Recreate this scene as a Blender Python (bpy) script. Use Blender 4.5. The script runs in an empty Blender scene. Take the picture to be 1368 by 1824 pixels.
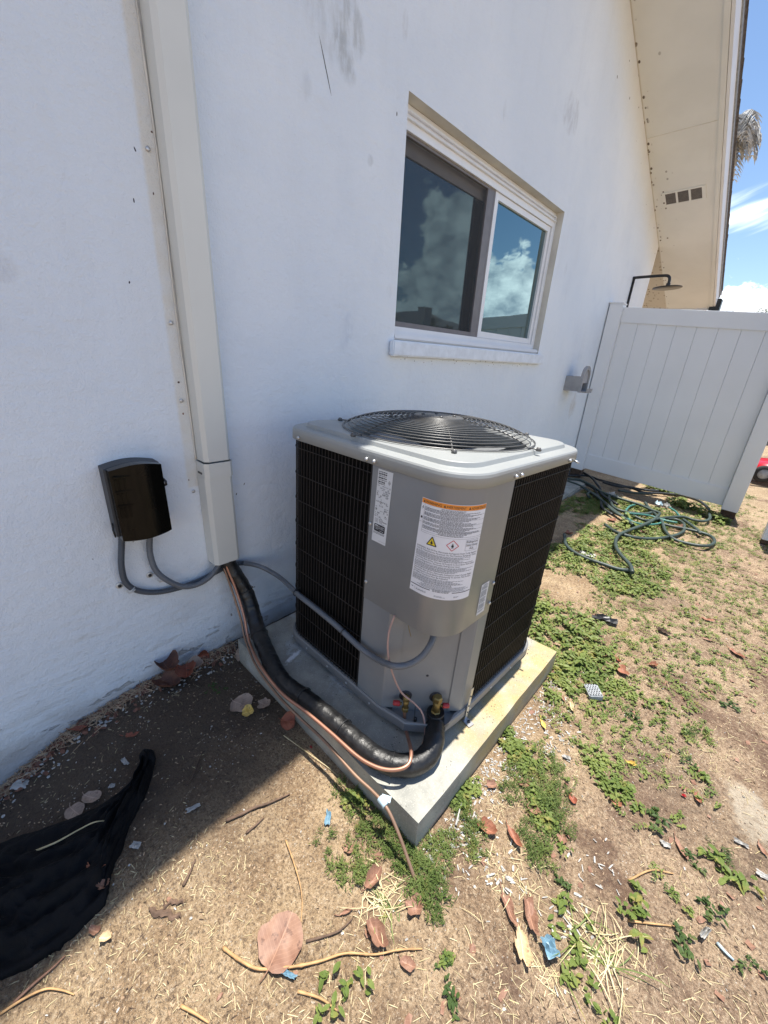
import bpy, bmesh, math, random
import numpy as np
from mathutils import Vector, Matrix, noise, Euler

# ------------------------------------------------------------ camera, sky, sun, exposure
scene = bpy.context.scene
COL = scene.collection
CAM_M = np.array([[0.7231777, 0.2950607, -0.6247424], [0.6879295, -0.2351503, 0.6866872], [0.0556118, -0.9266867, -0.3729131]])      # rows: world axes in camera coordinates (x right, y down, z forward)
CAM_F = 698.4262
CAM_C = np.array([1.33, 0.0, 1.15])
cam_data = bpy.data.cameras.new("camera")
cam_data.sensor_fit = 'VERTICAL'
cam_data.sensor_height = 24.0
cam_data.sensor_width = 18.0
cam_data.lens = CAM_F / 1824.0 * 24.0
cam_data.clip_start = 0.02
cam_data.clip_end = 1000.0
cam = bpy.data.objects.new("camera", cam_data)
COL.objects.link(cam)
r, d, f = CAM_M[:, 0], CAM_M[:, 1], CAM_M[:, 2]
cam.matrix_world = Matrix(((r[0], -d[0], -f[0], CAM_C[0]), (r[1], -d[1], -f[1], CAM_C[1]),
                           (r[2], -d[2], -f[2], CAM_C[2]), (0, 0, 0, 1)))
scene.camera = cam

SUN_TO = Vector((-0.018, 0.13, 1.0)).normalized()
world = bpy.data.worlds.new("World")
scene.world = world
world.use_nodes = True
nt = world.node_tree
nt.nodes.clear()

def wn(t, **kw):
    n = nt.nodes.new(t)
    for k, v in kw.items(): setattr(n, k, v)
    return n

def wmath(op, a, b=None, clamp=False):
    n = wn('ShaderNodeMath', operation=op, use_clamp=clamp)
    for i, v in enumerate((a, b)):
        if v is None: continue
        if isinstance(v, (int, float)): n.inputs[i].default_value = v
        else: nt.links.new(v, n.inputs[i])
    return n.outputs[0]

sky = wn('ShaderNodeTexSky')
sky.sky_type = 'NISHITA'
sky.sun_disc = False
sky.sun_elevation = math.asin(SUN_TO.z)
sky.sun_rotation = math.atan2(SUN_TO.x, SUN_TO.y)
sky.air_density = 1.0
sky.dust_density = 0.2
sky.ozone_density = 3.0
tc = wn('ShaderNodeTexCoord')
sep = wn('ShaderNodeSeparateXYZ')
nt.links.new(tc.outputs['Generated'], sep.inputs[0])
az = wmath('MULTIPLY', wmath('ARCTAN2', sep.outputs[0], sep.outputs[1]), 57.2958)   # from +y towards +x, degrees
el = wmath('MULTIPLY', wmath('ARCSINE', sep.outputs[2]), 57.2958)
cvec = wn('ShaderNodeCombineXYZ')
nt.links.new(wmath('MULTIPLY', az, 0.1), cvec.inputs[0])
nt.links.new(wmath('MULTIPLY', el, 0.13), cvec.inputs[1])
nz = wn('ShaderNodeTexNoise'); nz.inputs['Scale'].default_value = 2.6
nz.inputs['Detail'].default_value = 9; nz.inputs['Roughness'].default_value = 0.6
nt.links.new(cvec.outputs[0], nz.inputs['Vector'])
# cumulus towers: (azimuth, elevation, half width, half height, weight)
total = None
for a0, e0, wa, we, k in [(-4.0, 5.0, 7.5, 3.2, .9), (-14, 3, 8, 4, .8), (28.0, 6.0, 3.6, 5.6, 1.15), (24.0, 5.0, 3.5, 4.5, .95),
                          (35.0, 11.5, 2.5, 6.0, 1.1), (38.5, 14.5, 1.7, 3.6, .9), (37.0, 6.5, 6.5, 4.0, 1.05), (33.0, 12, 1.6, 2.6, .8),
                          (60, 7, 12, 6, 1.0), (90, 10, 14, 7, 1.0), (140, 8, 20, 8, 1.0), (-60, 9, 16, 7, .9), (-120, 12, 25, 8, .9)]:
    u = wmath('DIVIDE', wmath('SUBTRACT', az, a0), wa)
    v = wmath('DIVIDE', wmath('SUBTRACT', el, e0), we)
    r2 = wmath('ADD', wmath('MULTIPLY', u, u), wmath('MULTIPLY', v, v))
    g = wmath('MULTIPLY', wmath('EXPONENT', wmath('MULTIPLY', r2, -0.9)), k)
    total = g if total is None else wmath('ADD', total, g)
dens = wmath('ADD', total, wmath('MULTIPLY', wmath('SUBTRACT', nz.outputs['Fac'], 0.5), 2.1))
mask = wn('ShaderNodeMapRange'); mask.interpolation_type = 'SMOOTHSTEP'
nt.links.new(dens, mask.inputs['Value'])
mask.inputs['From Min'].default_value = 0.42
mask.inputs['From Max'].default_value = 0.62
# thin cirrus streaks
cv2 = wn('ShaderNodeCombineXYZ')
nt.links.new(wmath('ADD', wmath('MULTIPLY', az, 0.07), wmath('MULTIPLY', el, -0.03)), cv2.inputs[0])
nt.links.new(wmath('ADD', wmath('MULTIPLY', el, 0.55), wmath('MULTIPLY', az, -0.22)), cv2.inputs[1])
nz2 = wn('ShaderNodeTexNoise'); nz2.inputs['Scale'].default_value = 1.3
nz2.inputs['Detail'].default_value = 6; nz2.inputs['Roughness'].default_value = 0.55
nt.links.new(cv2.outputs[0], nz2.inputs['Vector'])
u = wmath('DIVIDE', wmath('SUBTRACT', az, -6.5), 5.0)
v = wmath('DIVIDE', wmath('SUBTRACT', el, 14.2), 1.7)
g = wmath('EXPONENT', wmath('MULTIPLY', wmath('ADD', wmath('MULTIPLY', u, u), wmath('MULTIPLY', v, v)), -1.0))
cir = wn('ShaderNodeMapRange'); cir.interpolation_type = 'SMOOTHSTEP'
nt.links.new(wmath('ADD', wmath('MULTIPLY', g, 0.62), wmath('MULTIPLY', wmath('SUBTRACT', nz2.outputs['Fac'], 0.5), 1.6)), cir.inputs['Value'])
cir.inputs['From Min'].default_value = 0.25; cir.inputs['From Max'].default_value = 0.95
# cloud shade: lighter crests, grey-blue bases
nz3 = wn('ShaderNodeTexNoise'); nz3.inputs['Scale'].default_value = 3.4
nz3.inputs['Detail'].default_value = 8; nz3.inputs['Roughness'].default_value = 0.62
nt.links.new(cvec.outputs[0], nz3.inputs['Vector'])
ramp = wn('ShaderNodeValToRGB')
ramp.color_ramp.elements[0].position = 0.34; ramp.color_ramp.elements[0].color = (5.2, 5.9, 6.9, 1)
ramp.color_ramp.elements[1].position = 0.62; ramp.color_ramp.elements[1].color = (13, 13.2, 13.4, 1)
nt.links.new(nz3.outputs['Fac'], ramp.inputs[0])
mx1 = wn('ShaderNodeMix', data_type='RGBA')
nt.links.new(wmath('MULTIPLY', cir.outputs[0], 0.8), mx1.inputs['Factor'])
nt.links.new(sky.outputs[0], mx1.inputs['A']); mx1.inputs['B'].default_value = (11, 11.6, 12.4, 1)
mx2 = wn('ShaderNodeMix', data_type='RGBA')
nt.links.new(mask.outputs[0], mx2.inputs['Factor'])
nt.links.new(mx1.outputs['Result'], mx2.inputs['A']); nt.links.new(ramp.outputs[0], mx2.inputs['B'])
bg = wn('ShaderNodeBackground'); bg.inputs['Strength'].default_value = 0.105
nt.links.new(mx2.outputs['Result'], bg.inputs['Color'])
wo = wn('ShaderNodeOutputWorld')
nt.links.new(bg.outputs[0], wo.inputs['Surface'])

sun_data = bpy.data.lights.new("sun", 'SUN')
sun_data.energy = 5.0
sun_data.angle = math.radians(0.5)
sun_data.color = (1.0, 0.95, 0.87)
sun = bpy.data.objects.new("sun", sun_data)
COL.objects.link(sun)
sun.rotation_euler = SUN_TO.to_track_quat('Z', 'Y').to_euler()
sun.location = (0, 0, 20)

scene.view_settings.view_transform = 'Standard'
scene.view_settings.look = 'None'
scene.view_settings.gamma = 1.0
scene.view_settings.use_curve_mapping = False
scene.view_settings.exposure = 0.85

# ------------------------------------------------------------ survey helpers: where a sighted point meets a plane
def ray(px, py):
    v = np.array([px - 684.0, py - 912.0, CAM_F])
    return CAM_M @ (v / np.linalg.norm(v))
def on(px, py, axis, val):
    dd = ray(px, py); t = (val - CAM_C[axis]) / dd[axis]
    return Vector(CAM_C + t * dd)
# frame of the condenser (it leans slightly with its pad)
AC_R = np.array([[0.9999078, 0.0133663, 0.0023994], [-0.0134366, 0.9993918, 0.0321802], [-0.0019678, -0.0322094, 0.9994792]])
AC_O = np.array([0.58304, 1.02275, 0.11495])
AC_MAT = Matrix(((*AC_R[0], AC_O[0]), (*AC_R[1], AC_O[1]), (*AC_R[2], AC_O[2]), (0, 0, 0, 1)))
H = 0.7649; HW = 0.3474
def aloc(px, py, n, dist):
    """sighted point on the plane n.p = dist in the condenser's own frame"""
    dd = AC_R.T @ ray(px, py); c = AC_R.T @ (CAM_C - AC_O); n = np.array(n, float)
    t = (dist - c @ n) / (dd @ n)
    return Vector(c + t * dd)
def aw(px, py, n, dist): return AC_MAT @ aloc(px, py, n, dist)

def smooth(t): t = max(0.0, min(1.0, t)); return t * t * (3 - 2 * t)
def lerp_tab(tab, v):
    if v <= tab[0][0]: return tab[0][1]
    for (a, x), (b, y) in zip(tab, tab[1:]):
        if v <= b: return x + (y - x) * (v - a) / (b - a)
    return tab[-1][1]
WB = [(-3, -.16), (-.18, -.12), (-.09, -.08), (0, -.037), (.1, -.018), (.22, 0), (.57, -.006), (4.7, .04), (7, .03)]
def gh(x, y):
    """height of the ground"""
    h = lerp_tab(WB, y) * math.exp(-max(x, 0) / .6)
    near = smooth((6 - abs(y - 1.5)) / 4)
    n = noise.noise(Vector((x * 2.3, y * 2.3, 3.1))) * .012 + noise.noise(Vector((x * 7, y * 7, 1.7))) * .006
    n += (noise.noise(Vector((x * 23, y * 23, .7))) * .0048 + noise.noise(Vector((x * 61, y * 61, 9.7))) * .0028) * near
    pad = smooth((max(abs(x - .57) - .46, abs(y - .96) - .44)) / .12)      # level right beside the pad
    yfar = -.02 * smooth((y - 2.2) / 2) * smooth((x - .4))
    return h + n * (.35 + .65 * pad) + yfar
def G(px, py, lift=0.0):
    z = 0.0
    for _ in range(6):
        p = on(px, py, 2, z + lift); z = gh(p.x, p.y)
    return Vector((p.x, p.y, z + lift))

# ------------------------------------------------------------ object helpers
def props(o, label=None, cat=None, group=None, kind=None):
    if label: o['label'] = label
    if cat: o['category'] = cat
    if group: o['group'] = group
    if kind: o['kind'] = kind
    return o
def empty(name, label, cat, loc=(0, 0, 0), group=None):
    o = bpy.data.objects.new(name, None); COL.objects.link(o)
    o.empty_display_size = .05
    o.location = loc
    return props(o, label, cat, group)

class MB:
    def __init__(s): s.v = []; s.f = []; s.sm = []
    def add(s, vs, fs, sm=False):
        b = len(s.v); s.v += [tuple(v) for v in vs]
        for q in fs: s.f.append(tuple(b + i for i in q)); s.sm.append(sm)
        return s
    def box(s, lo, hi, m=None, bev=0.0):
        x0, y0, z0 = lo; x1, y1, z1 = hi
        if bev <= 0:
            vs = [(x, y, z) for z in (z0, z1) for y in (y0, y1) for x in (x0, x1)]
            fs = [(0, 2, 3, 1), (4, 5, 7, 6), (0, 1, 5, 4), (2, 6, 7, 3), (0, 4, 6, 2), (1, 3, 7, 5)]
        else:
            bm = bmesh.new(); bmesh.ops.create_cube(bm, size=1.0)
            for v in bm.verts:
                v.co = Vector(((x0 + x1) / 2 + v.co.x * (x1 - x0), (y0 + y1) / 2 + v.co.y * (y1 - y0), (z0 + z1) / 2 + v.co.z * (z1 - z0)))
            bmesh.ops.bevel(bm, geom=bm.edges[:], offset=bev, segments=2, affect='EDGES')
            bm.verts.index_update()
            vs = [v.co.copy() for v in bm.verts]; fs = [tuple(v.index for v in q.verts) for q in bm.faces]; bm.free()
        if m is not None: vs = [m @ Vector(v) for v in vs]
        return s.add(vs, fs)
    def tube(s, pts, r, seg=8, caps=True, rf=None, flat=1.0):
        """sweep a circle along pts; rf(i, angle, arclength) may change the radius"""
        pts = [Vector(p) for p in pts]; n = len(pts)
        t0 = (pts[1] - pts[0]).normalized()
        up = Vector((0, 0, 1)) if abs(t0.z) < .9 else Vector((1, 0, 0))
        a = t0.cross(up).normalized(); vs = []; L = 0
        for i, p in enumerate(pts):
            t = (pts[min(i + 1, n - 1)] - pts[max(i - 1, 0)]).normalized()
            a = (a - t * a.dot(t)).normalized(); b = t.cross(a)
            if i: L += (p - pts[i - 1]).length
            for k in range(seg):
                an = 2 * math.pi * k / seg
                rr = r[i] if isinstance(r, (list, tuple)) else r
                if rf: rr *= rf(i, an, L)
                vs.append(p + a * math.cos(an) * rr + b * math.sin(an) * rr * flat)
        fs = [(i * seg + k, i * seg + (k + 1) % seg, (i + 1) * seg + (k + 1) % seg, (i + 1) * seg + k) for i in range(n - 1) for k in range(seg)]
        s.add(vs, fs, True)
        if caps:
            b0 = len(s.v) - len(vs)
            s.f.append(tuple(b0 + k for k in reversed(range(seg)))); s.sm.append(False)
            s.f.append(tuple(b0 + (n - 1) * seg + k for k in range(seg))); s.sm.append(False)
        return s
    def lathe(s, prof, seg=24, m=None, sm=True, cap=True):
        """prof: (radius, z) pairs"""
        vs = [Vector((rr * math.cos(2 * math.pi * k / seg), rr * math.sin(2 * math.pi * k / seg), z)) for rr, z in prof for k in range(seg)]
        if m is not None: vs = [m @ v for v in vs]
        n = len(prof)
        fs = [(i * seg + k, i * seg + (k + 1) % seg, (i + 1) * seg + (k + 1) % seg, (i + 1) * seg + k) for i in range(n - 1) for k in range(seg)]
        b0 = len(s.v); s.add(vs, fs, sm)
        if cap:
            s.f.append(tuple(b0 + k for k in reversed(range(seg)))); s.sm.append(False)
            s.f.append(tuple(b0 + (n - 1) * seg + k for k in range(seg))); s.sm.append(False)
        return s
    def prism(s, poly, z0, z1, m=None):
        n = len(poly)
        vs = [Vector((x, y, z0)) for x, y in poly] + [Vector((x, y, z1)) for x, y in poly]
        if m is not None: vs = [m @ v for v in vs]
        return s.add(vs, [tuple(reversed(range(n))), tuple(range(n, 2 * n))] + [(i, (i + 1) % n, n + (i + 1) % n, n + i) for i in range(n)])
    def loft(s, rings, closed=True, sm=False, cap0=False, cap1=False):
        n = len(rings[0]); vs = [v for rg in rings for v in rg]; b0 = len(s.v)
        fs = []
        for i in range(len(rings) - 1):
            for k in range(n if closed else n - 1):
                fs.append((i * n + k, i * n + (k + 1) % n, (i + 1) * n + (k + 1) % n, (i + 1) * n + k))
        s.add(vs, fs, sm)
        if cap0: s.f.append(tuple(b0 + k for k in reversed(range(n)))); s.sm.append(False)
        if cap1: s.f.append(tuple(b0 + (len(rings) - 1) * n + k for k in range(n))); s.sm.append(False)
        return s
    def build(s, name, mat, parent=None, recalc=True, label=None):
        me = bpy.data.meshes.new(name)
        me.from_pydata([tuple(v) for v in s.v], [], s.f)
        me.polygons.foreach_set('use_smooth', s.sm)
        if recalc:
            bm = bmesh.new(); bm.from_mesh(me); bmesh.ops.recalc_face_normals(bm, faces=bm.faces); bm.to_mesh(me); bm.free()
        me.materials.append(mat)
        o = bpy.data.objects.new(name, me); COL.objects.link(o)
        if parent is not None: o.parent = parent
        if label: o['label'] = label
        return o

def catmull(pts, step=.01):
    P = [Vector(p) for p in pts]; out = []
    P = [P[0] * 2 - P[1]] + P + [P[-1] * 2 - P[-2]]
    for i in range(1, len(P) - 2):
        a, b, c, e = P[i - 1], P[i], P[i + 1], P[i + 2]
        n = max(2, int((c - b).length / step))
        for k in range(n):
            t = k / n
            out.append(.5 * ((2 * b) + (c - a) * t + (2 * a - 5 * b + 4 * c - e) * t * t + (3 * b - a - 3 * c + e) * t ** 3))
    out.append(P[-2]); return out

# ------------------------------------------------------------ materials
def mat(name, color=(.5, .5, .5), rough=.6, metal=0.0, spec=.5, var=0.0, vscale=20, var2=None, bump=0.0, bscale=80, bdist=.002, coat=0.0, detail=6):
    """principled material whose colour wanders a little and whose surface has a fine grain"""
    m = bpy.data.materials.new(name); m.use_nodes = True
    n = m.node_tree.nodes; l = m.node_tree.links
    b = n['Principled BSDF']
    b.inputs['Roughness'].default_value = rough; b.inputs['Metallic'].default_value = metal
    b.inputs['Specular IOR Level'].default_value = spec
    b.inputs['Coat Weight'].default_value = coat
    tcn = n.new('ShaderNodeTexCoord')
    if var > 0 or var2:
        t = n.new('ShaderNodeTexNoise'); t.inputs['Scale'].default_value = vscale; t.inputs['Detail'].default_value = detail
        l.new(tcn.outputs['Object'], t.inputs['Vector'])
        rp = n.new('ShaderNodeValToRGB'); rp.color_ramp.elements[0].position = .3; rp.color_ramp.elements[1].position = .7
        c2 = var2 or tuple(min(1, c * (1 + var)) for c in color); c1 = color if var2 else tuple(c * (1 - var) for c in color)
        rp.color_ramp.elements[0].color = (*c1, 1); rp.color_ramp.elements[1].color = (*c2, 1)
        l.new(t.outputs['Fac'], rp.inputs[0]); l.new(rp.outputs[0], b.inputs['Base Color'])
    else:
        b.inputs['Base Color'].default_value = (*color, 1)
    if bump > 0:
        t = n.new('ShaderNodeTexNoise'); t.inputs['Scale'].default_value = bscale; t.inputs['Detail'].default_value = 5
        l.new(tcn.outputs['Object'], t.inputs['Vector'])
        bp = n.new('ShaderNodeBump'); bp.inputs['Strength'].default_value = bump; bp.inputs['Distance'].default_value = bdist
        l.new(t.outputs['Fac'], bp.inputs['Height']); l.new(bp.outputs[0], b.inputs['Normal'])
    return m
class NT:
    """small node graph writer on top of a principled material"""
    def __init__(s, name, rough=.8):
        s.m = bpy.data.materials.new(name); s.m.use_nodes = True
        s.n = s.m.node_tree.nodes; s.l = s.m.node_tree.links; s.b = s.n['Principled BSDF']
        s.b.inputs['Roughness'].default_value = rough
        s.tc = s.n.new('ShaderNodeTexCoord'); s.P = s.tc.outputs['Object']
        s.sp = s.n.new('ShaderNodeSeparateXYZ'); s.l.new(s.P, s.sp.inputs[0])
        s.X, s.Y, s.Z = s.sp.outputs
    def put(s, sock, v):
        if isinstance(v, (int, float)): sock.default_value = v
        elif isinstance(v, tuple): sock.default_value = (*v, 1) if len(v) == 3 and sock.type == 'RGBA' else v
        else: s.l.new(v, sock)
    def math(s, op, a, b=0.0, c=None):
        k = s.n.new('ShaderNodeMath'); k.operation = op; s.put(k.inputs[0], a); s.put(k.inputs[1], b)
        if c is not None: s.put(k.inputs[2], c)
        return k.outputs[0]
    def noise(s, scale, detail=5, rough=.55, vec=None, stretch=None, dist=0.0):
        k = s.n.new('ShaderNodeTexNoise'); k.inputs['Scale'].default_value = scale; k.inputs['Detail'].default_value = detail
        k.inputs['Roughness'].default_value = rough; k.inputs['Distortion'].default_value = dist
        v = vec or s.P
        if stretch:
            mp = s.n.new('ShaderNodeMapping'); mp.inputs['Scale'].default_value = stretch; s.l.new(v, mp.inputs[0]); v = mp.outputs[0]
        s.l.new(v, k.inputs['Vector']); return k.outputs['Fac']
    def voro(s, scale, feature='F1', out='Distance', rnd=1.0, stretch=None):
        k = s.n.new('ShaderNodeTexVoronoi'); k.feature = feature; k.inputs['Scale'].default_value = scale; k.inputs['Randomness'].default_value = rnd
        v = s.P
        if stretch:
            mp = s.n.new('ShaderNodeMapping'); mp.inputs['Scale'].default_value = stretch; s.l.new(v, mp.inputs[0]); v = mp.outputs[0]
        s.l.new(v, k.inputs['Vector']); return k.outputs[out]
    def ss(s, v, a, b, lo=0.0, hi=1.0):
        k = s.n.new('ShaderNodeMapRange'); k.interpolation_type = 'SMOOTHSTEP'; s.put(k.inputs[0], v)
        k.inputs[1].default_value = a; k.inputs[2].default_value = b; k.inputs[3].default_value = lo; k.inputs[4].default_value = hi
        return k.outputs[0]
    def mix(s, fac, a, b):
        k = s.n.new('ShaderNodeMix'); k.data_type = 'RGBA'; s.put(k.inputs['Factor'], fac); s.put(k.inputs['A'], a); s.put(k.inputs['B'], b)
        return k.outputs['Result']
    def blob(s, u, v, u0, v0, ru, rv, rot=0.0, soft=.35, wob=None):
        """1 inside an ellipse of the (u, v) plane"""
        a = s.math('SUBTRACT', u, u0); b = s.math('SUBTRACT', v, v0)
        if rot:
            c, q = math.cos(rot), math.sin(rot)
            a, b = s.math('ADD', s.math('MULTIPLY', a, c), s.math('MULTIPLY', b, q)), s.math('SUBTRACT', s.math('MULTIPLY', b, c), s.math('MULTIPLY', a, q))
        a = s.math('DIVIDE', a, ru); b = s.math('DIVIDE', b, rv)
        d2 = s.math('ADD', s.math('MULTIPLY', a, a), s.math('MULTIPLY', b, b))
        if wob is not None: d2 = s.math('ADD', d2, wob)
        return s.ss(d2, 1.0, max(0.0, 1.0 - soft * 2), 0.0, 1.0)
    def color(s, c): s.put(s.b.inputs['Base Color'], c)
    def bump(s, h, strength=.5, dist=.003):
        k = s.n.new('ShaderNodeBump'); k.inputs['Strength'].default_value = strength; k.inputs['Distance'].default_value = dist
        s.l.new(h, k.inputs['Height']); s.l.new(k.outputs[0], s.b.inputs['Normal'])

def make_stucco():
    t = NT('white_stucco', .85)
    wob = t.math('MULTIPLY', t.math('SUBTRACT', t.noise(14, 6), .5), 2.2)
    c = t.mix(t.ss(t.noise(1.1, 4), .35, .7), (.73, .79, .86), (.80, .85, .90))
    c = t.mix(t.ss(t.noise(5, 6), .52, .75, 0, .25), c, (.62, .69, .78))
    c = t.mix(t.ss(t.noise(8, 6, .6, stretch=(1, 1, .16)), .50, .75, 0, .14), c, (.60, .62, .64))
    # cream primer left beside the line cover
    edge = t.math('ADD', t.Y, t.math('MULTIPLY', t.math('SUBTRACT', t.noise(60, 4), .5), .006))
    strip = t.math('MULTIPLY', t.ss(edge, .468, .480), t.ss(edge, .56, .55))
    strip = t.math('MULTIPLY', strip, t.ss(t.Z, .69, .70))
    c = t.mix(t.math('MULTIPLY', strip, t.ss(t.noise(9, 6), .25, .6, .4, .75)), c, (.69, .665, .59))
    # cream overspray along the soffit joint
    rk = t.math('ADD', t.Z, t.math('MULTIPLY', t.Y, .397))
    c = t.mix(t.math('MULTIPLY', t.ss(rk, 4.20, 4.58, 0, .7), t.ss(t.noise(3, 5), .2, .7, .6, 1)), c, (.74, .72, .65))
    # smudges and scuffs
    for (px, py, ru, rv, k, col, rot) in [(1018, 203, .13, .10, .4, (.42, .43, .46), 0), (618, 590, .035, .085, .35, (.50, .57, .68), -.2),
            (600, 40, .16, .12, .35, (.45, .47, .47), .6), (612, 95, .05, .08, .5, (.32, .34, .34), .4), (900, 195, .02, .05, .4, (.5, .53, .55), .1),
            (660, 286, .02, .022, .4, (.45, .48, .5), 0), (545, 150, .03, .05, .3, (.5, .54, .58), 0), (6, 475, .03, .04, .4, (.45, .46, .5), 0),
            (693, 520, .02, .035, .25, (.52, .57, .64), 0), (1008, 480, .03, .05, .3, (.52, .55, .6), 0), (625, 20, .06, .12, .4, (.36, .38, .38), .5),
            (1020, 725, .09, .14, .5, (.48, .42, .34), 0), (722, 45, .02, .05, .4, (.5, .5, .52), 0), (330, 1090, .12, .05, .2, (.5, .5, .5), .1)]:
        p = on(px, py, 0, 0.0)
        c = t.mix(t.math('MULTIPLY', t.blob(t.Y, t.Z, p.y, p.z, ru, rv, rot, .48, wob), t.math('MULTIPLY', t.ss(t.noise(34, 6, .65, stretch=(1, 1, .35)), .36, .62, .15, 1), k)), c, col)
    for (px, py, ru, rv, rot, col) in [(580, 120, .0025, .075, .38, (.10, .11, .11)), (240, 266, .0022, .006, .3, (.03, .03, .05)), (238, 357, .002, .006, 0, (.03, .03, .05)),
            (230, 503, .002, .004, -.3, (.03, .03, .05)), (707, 203, .003, .008, 0, (.03, .03, .03)), (1100, 137, .006, .01, .5, (.12, .10, .08)), (1122, 175, .006, .009, .5, (.12, .10, .08)),
            (270, 235, .003, .003, 0, (.1, .05, .04)), (273, 345, .002, .004, 0, (.1, .05, .04)), (421, 880, .002, .006, -.4, (.05, .05, .05)), (435, 862, .002, .006, -.6, (.2, .18, .16)),
            (336, 855, .002, .004, 0, (.15, .1, .08)), (165, 996, .0015, .002, 0, (.05, .05, .05)), (237, 965, .003, .002, 0, (.3, .3, .3)), (412, 1095, .004, .009, .2, (.3, .3, .3)),
            (318, 681, .004, .004, 0, (.08, .05, .04)), (326, 737, .003, .004, 0, (.2, .1, .06))]:
        p = on(px, py, 0, 0.0)
        c = t.mix(t.blob(t.Y, t.Z, p.y, p.z, ru, rv, rot, .3, t.math('MULTIPLY', t.math('SUBTRACT', t.noise(150, 3), .5), .8)), c, col)
    # insect specks along the soffit and sill, brown stain under the hose bracket
    sk = t.math('MULTIPLY', t.ss(t.voro(16), .11, .08), t.ss(rk, 4.38, 4.52))
    c = t.mix(sk, c, (.08, .06, .05))
    sk2 = t.math('MULTIPLY', t.ss(t.voro(48), .2, .1), t.math('MULTIPLY', t.ss(t.Z, 1.10, 1.145), t.math('MULTIPLY', t.ss(t.Z, 1.16, 1.15), t.math('MULTIPLY', t.ss(t.Y, 1.5, 1.52), t.ss(t.Y, 3.05, 3.0)))))
    c = t.mix(sk2, c, (.04, .03, .02))
    # dirt splashed on the foot of the wall, flaked paint
    low = t.math('ADD', t.Z, t.math('MULTIPLY', t.math('SUBTRACT', t.noise(7, 6), .5), .22))
    c = t.mix(t.ss(low, .11, -.06, 0, .55), c, (.36, .30, .24))
    flk = t.math('MULTIPLY', t.ss(t.noise(16, 7, .62, stretch=(1, .55, 1.7)), .60, .64), t.ss(low, .16, .04))
    c = t.mix(t.math('MULTIPLY', flk, .7), c, (.40, .38, .36))
    t.color(c)
    h = t.math('MULTIPLY', t.noise(170, 5, .65), .55)
    h = t.math('ADD', h, t.math('MULTIPLY', t.noise(38, 4), .8))
    h = t.math('ADD', h, t.math('MULTIPLY', t.noise(9, 4, stretch=(1, .6, 2.2)), t.ss(t.Z, .6, 0, .7, 2.6)))
    h = t.math('SUBTRACT', h, t.math('MULTIPLY', flk, .9))
    t.bump(h, .8, .0075)
    return t.m

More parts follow.
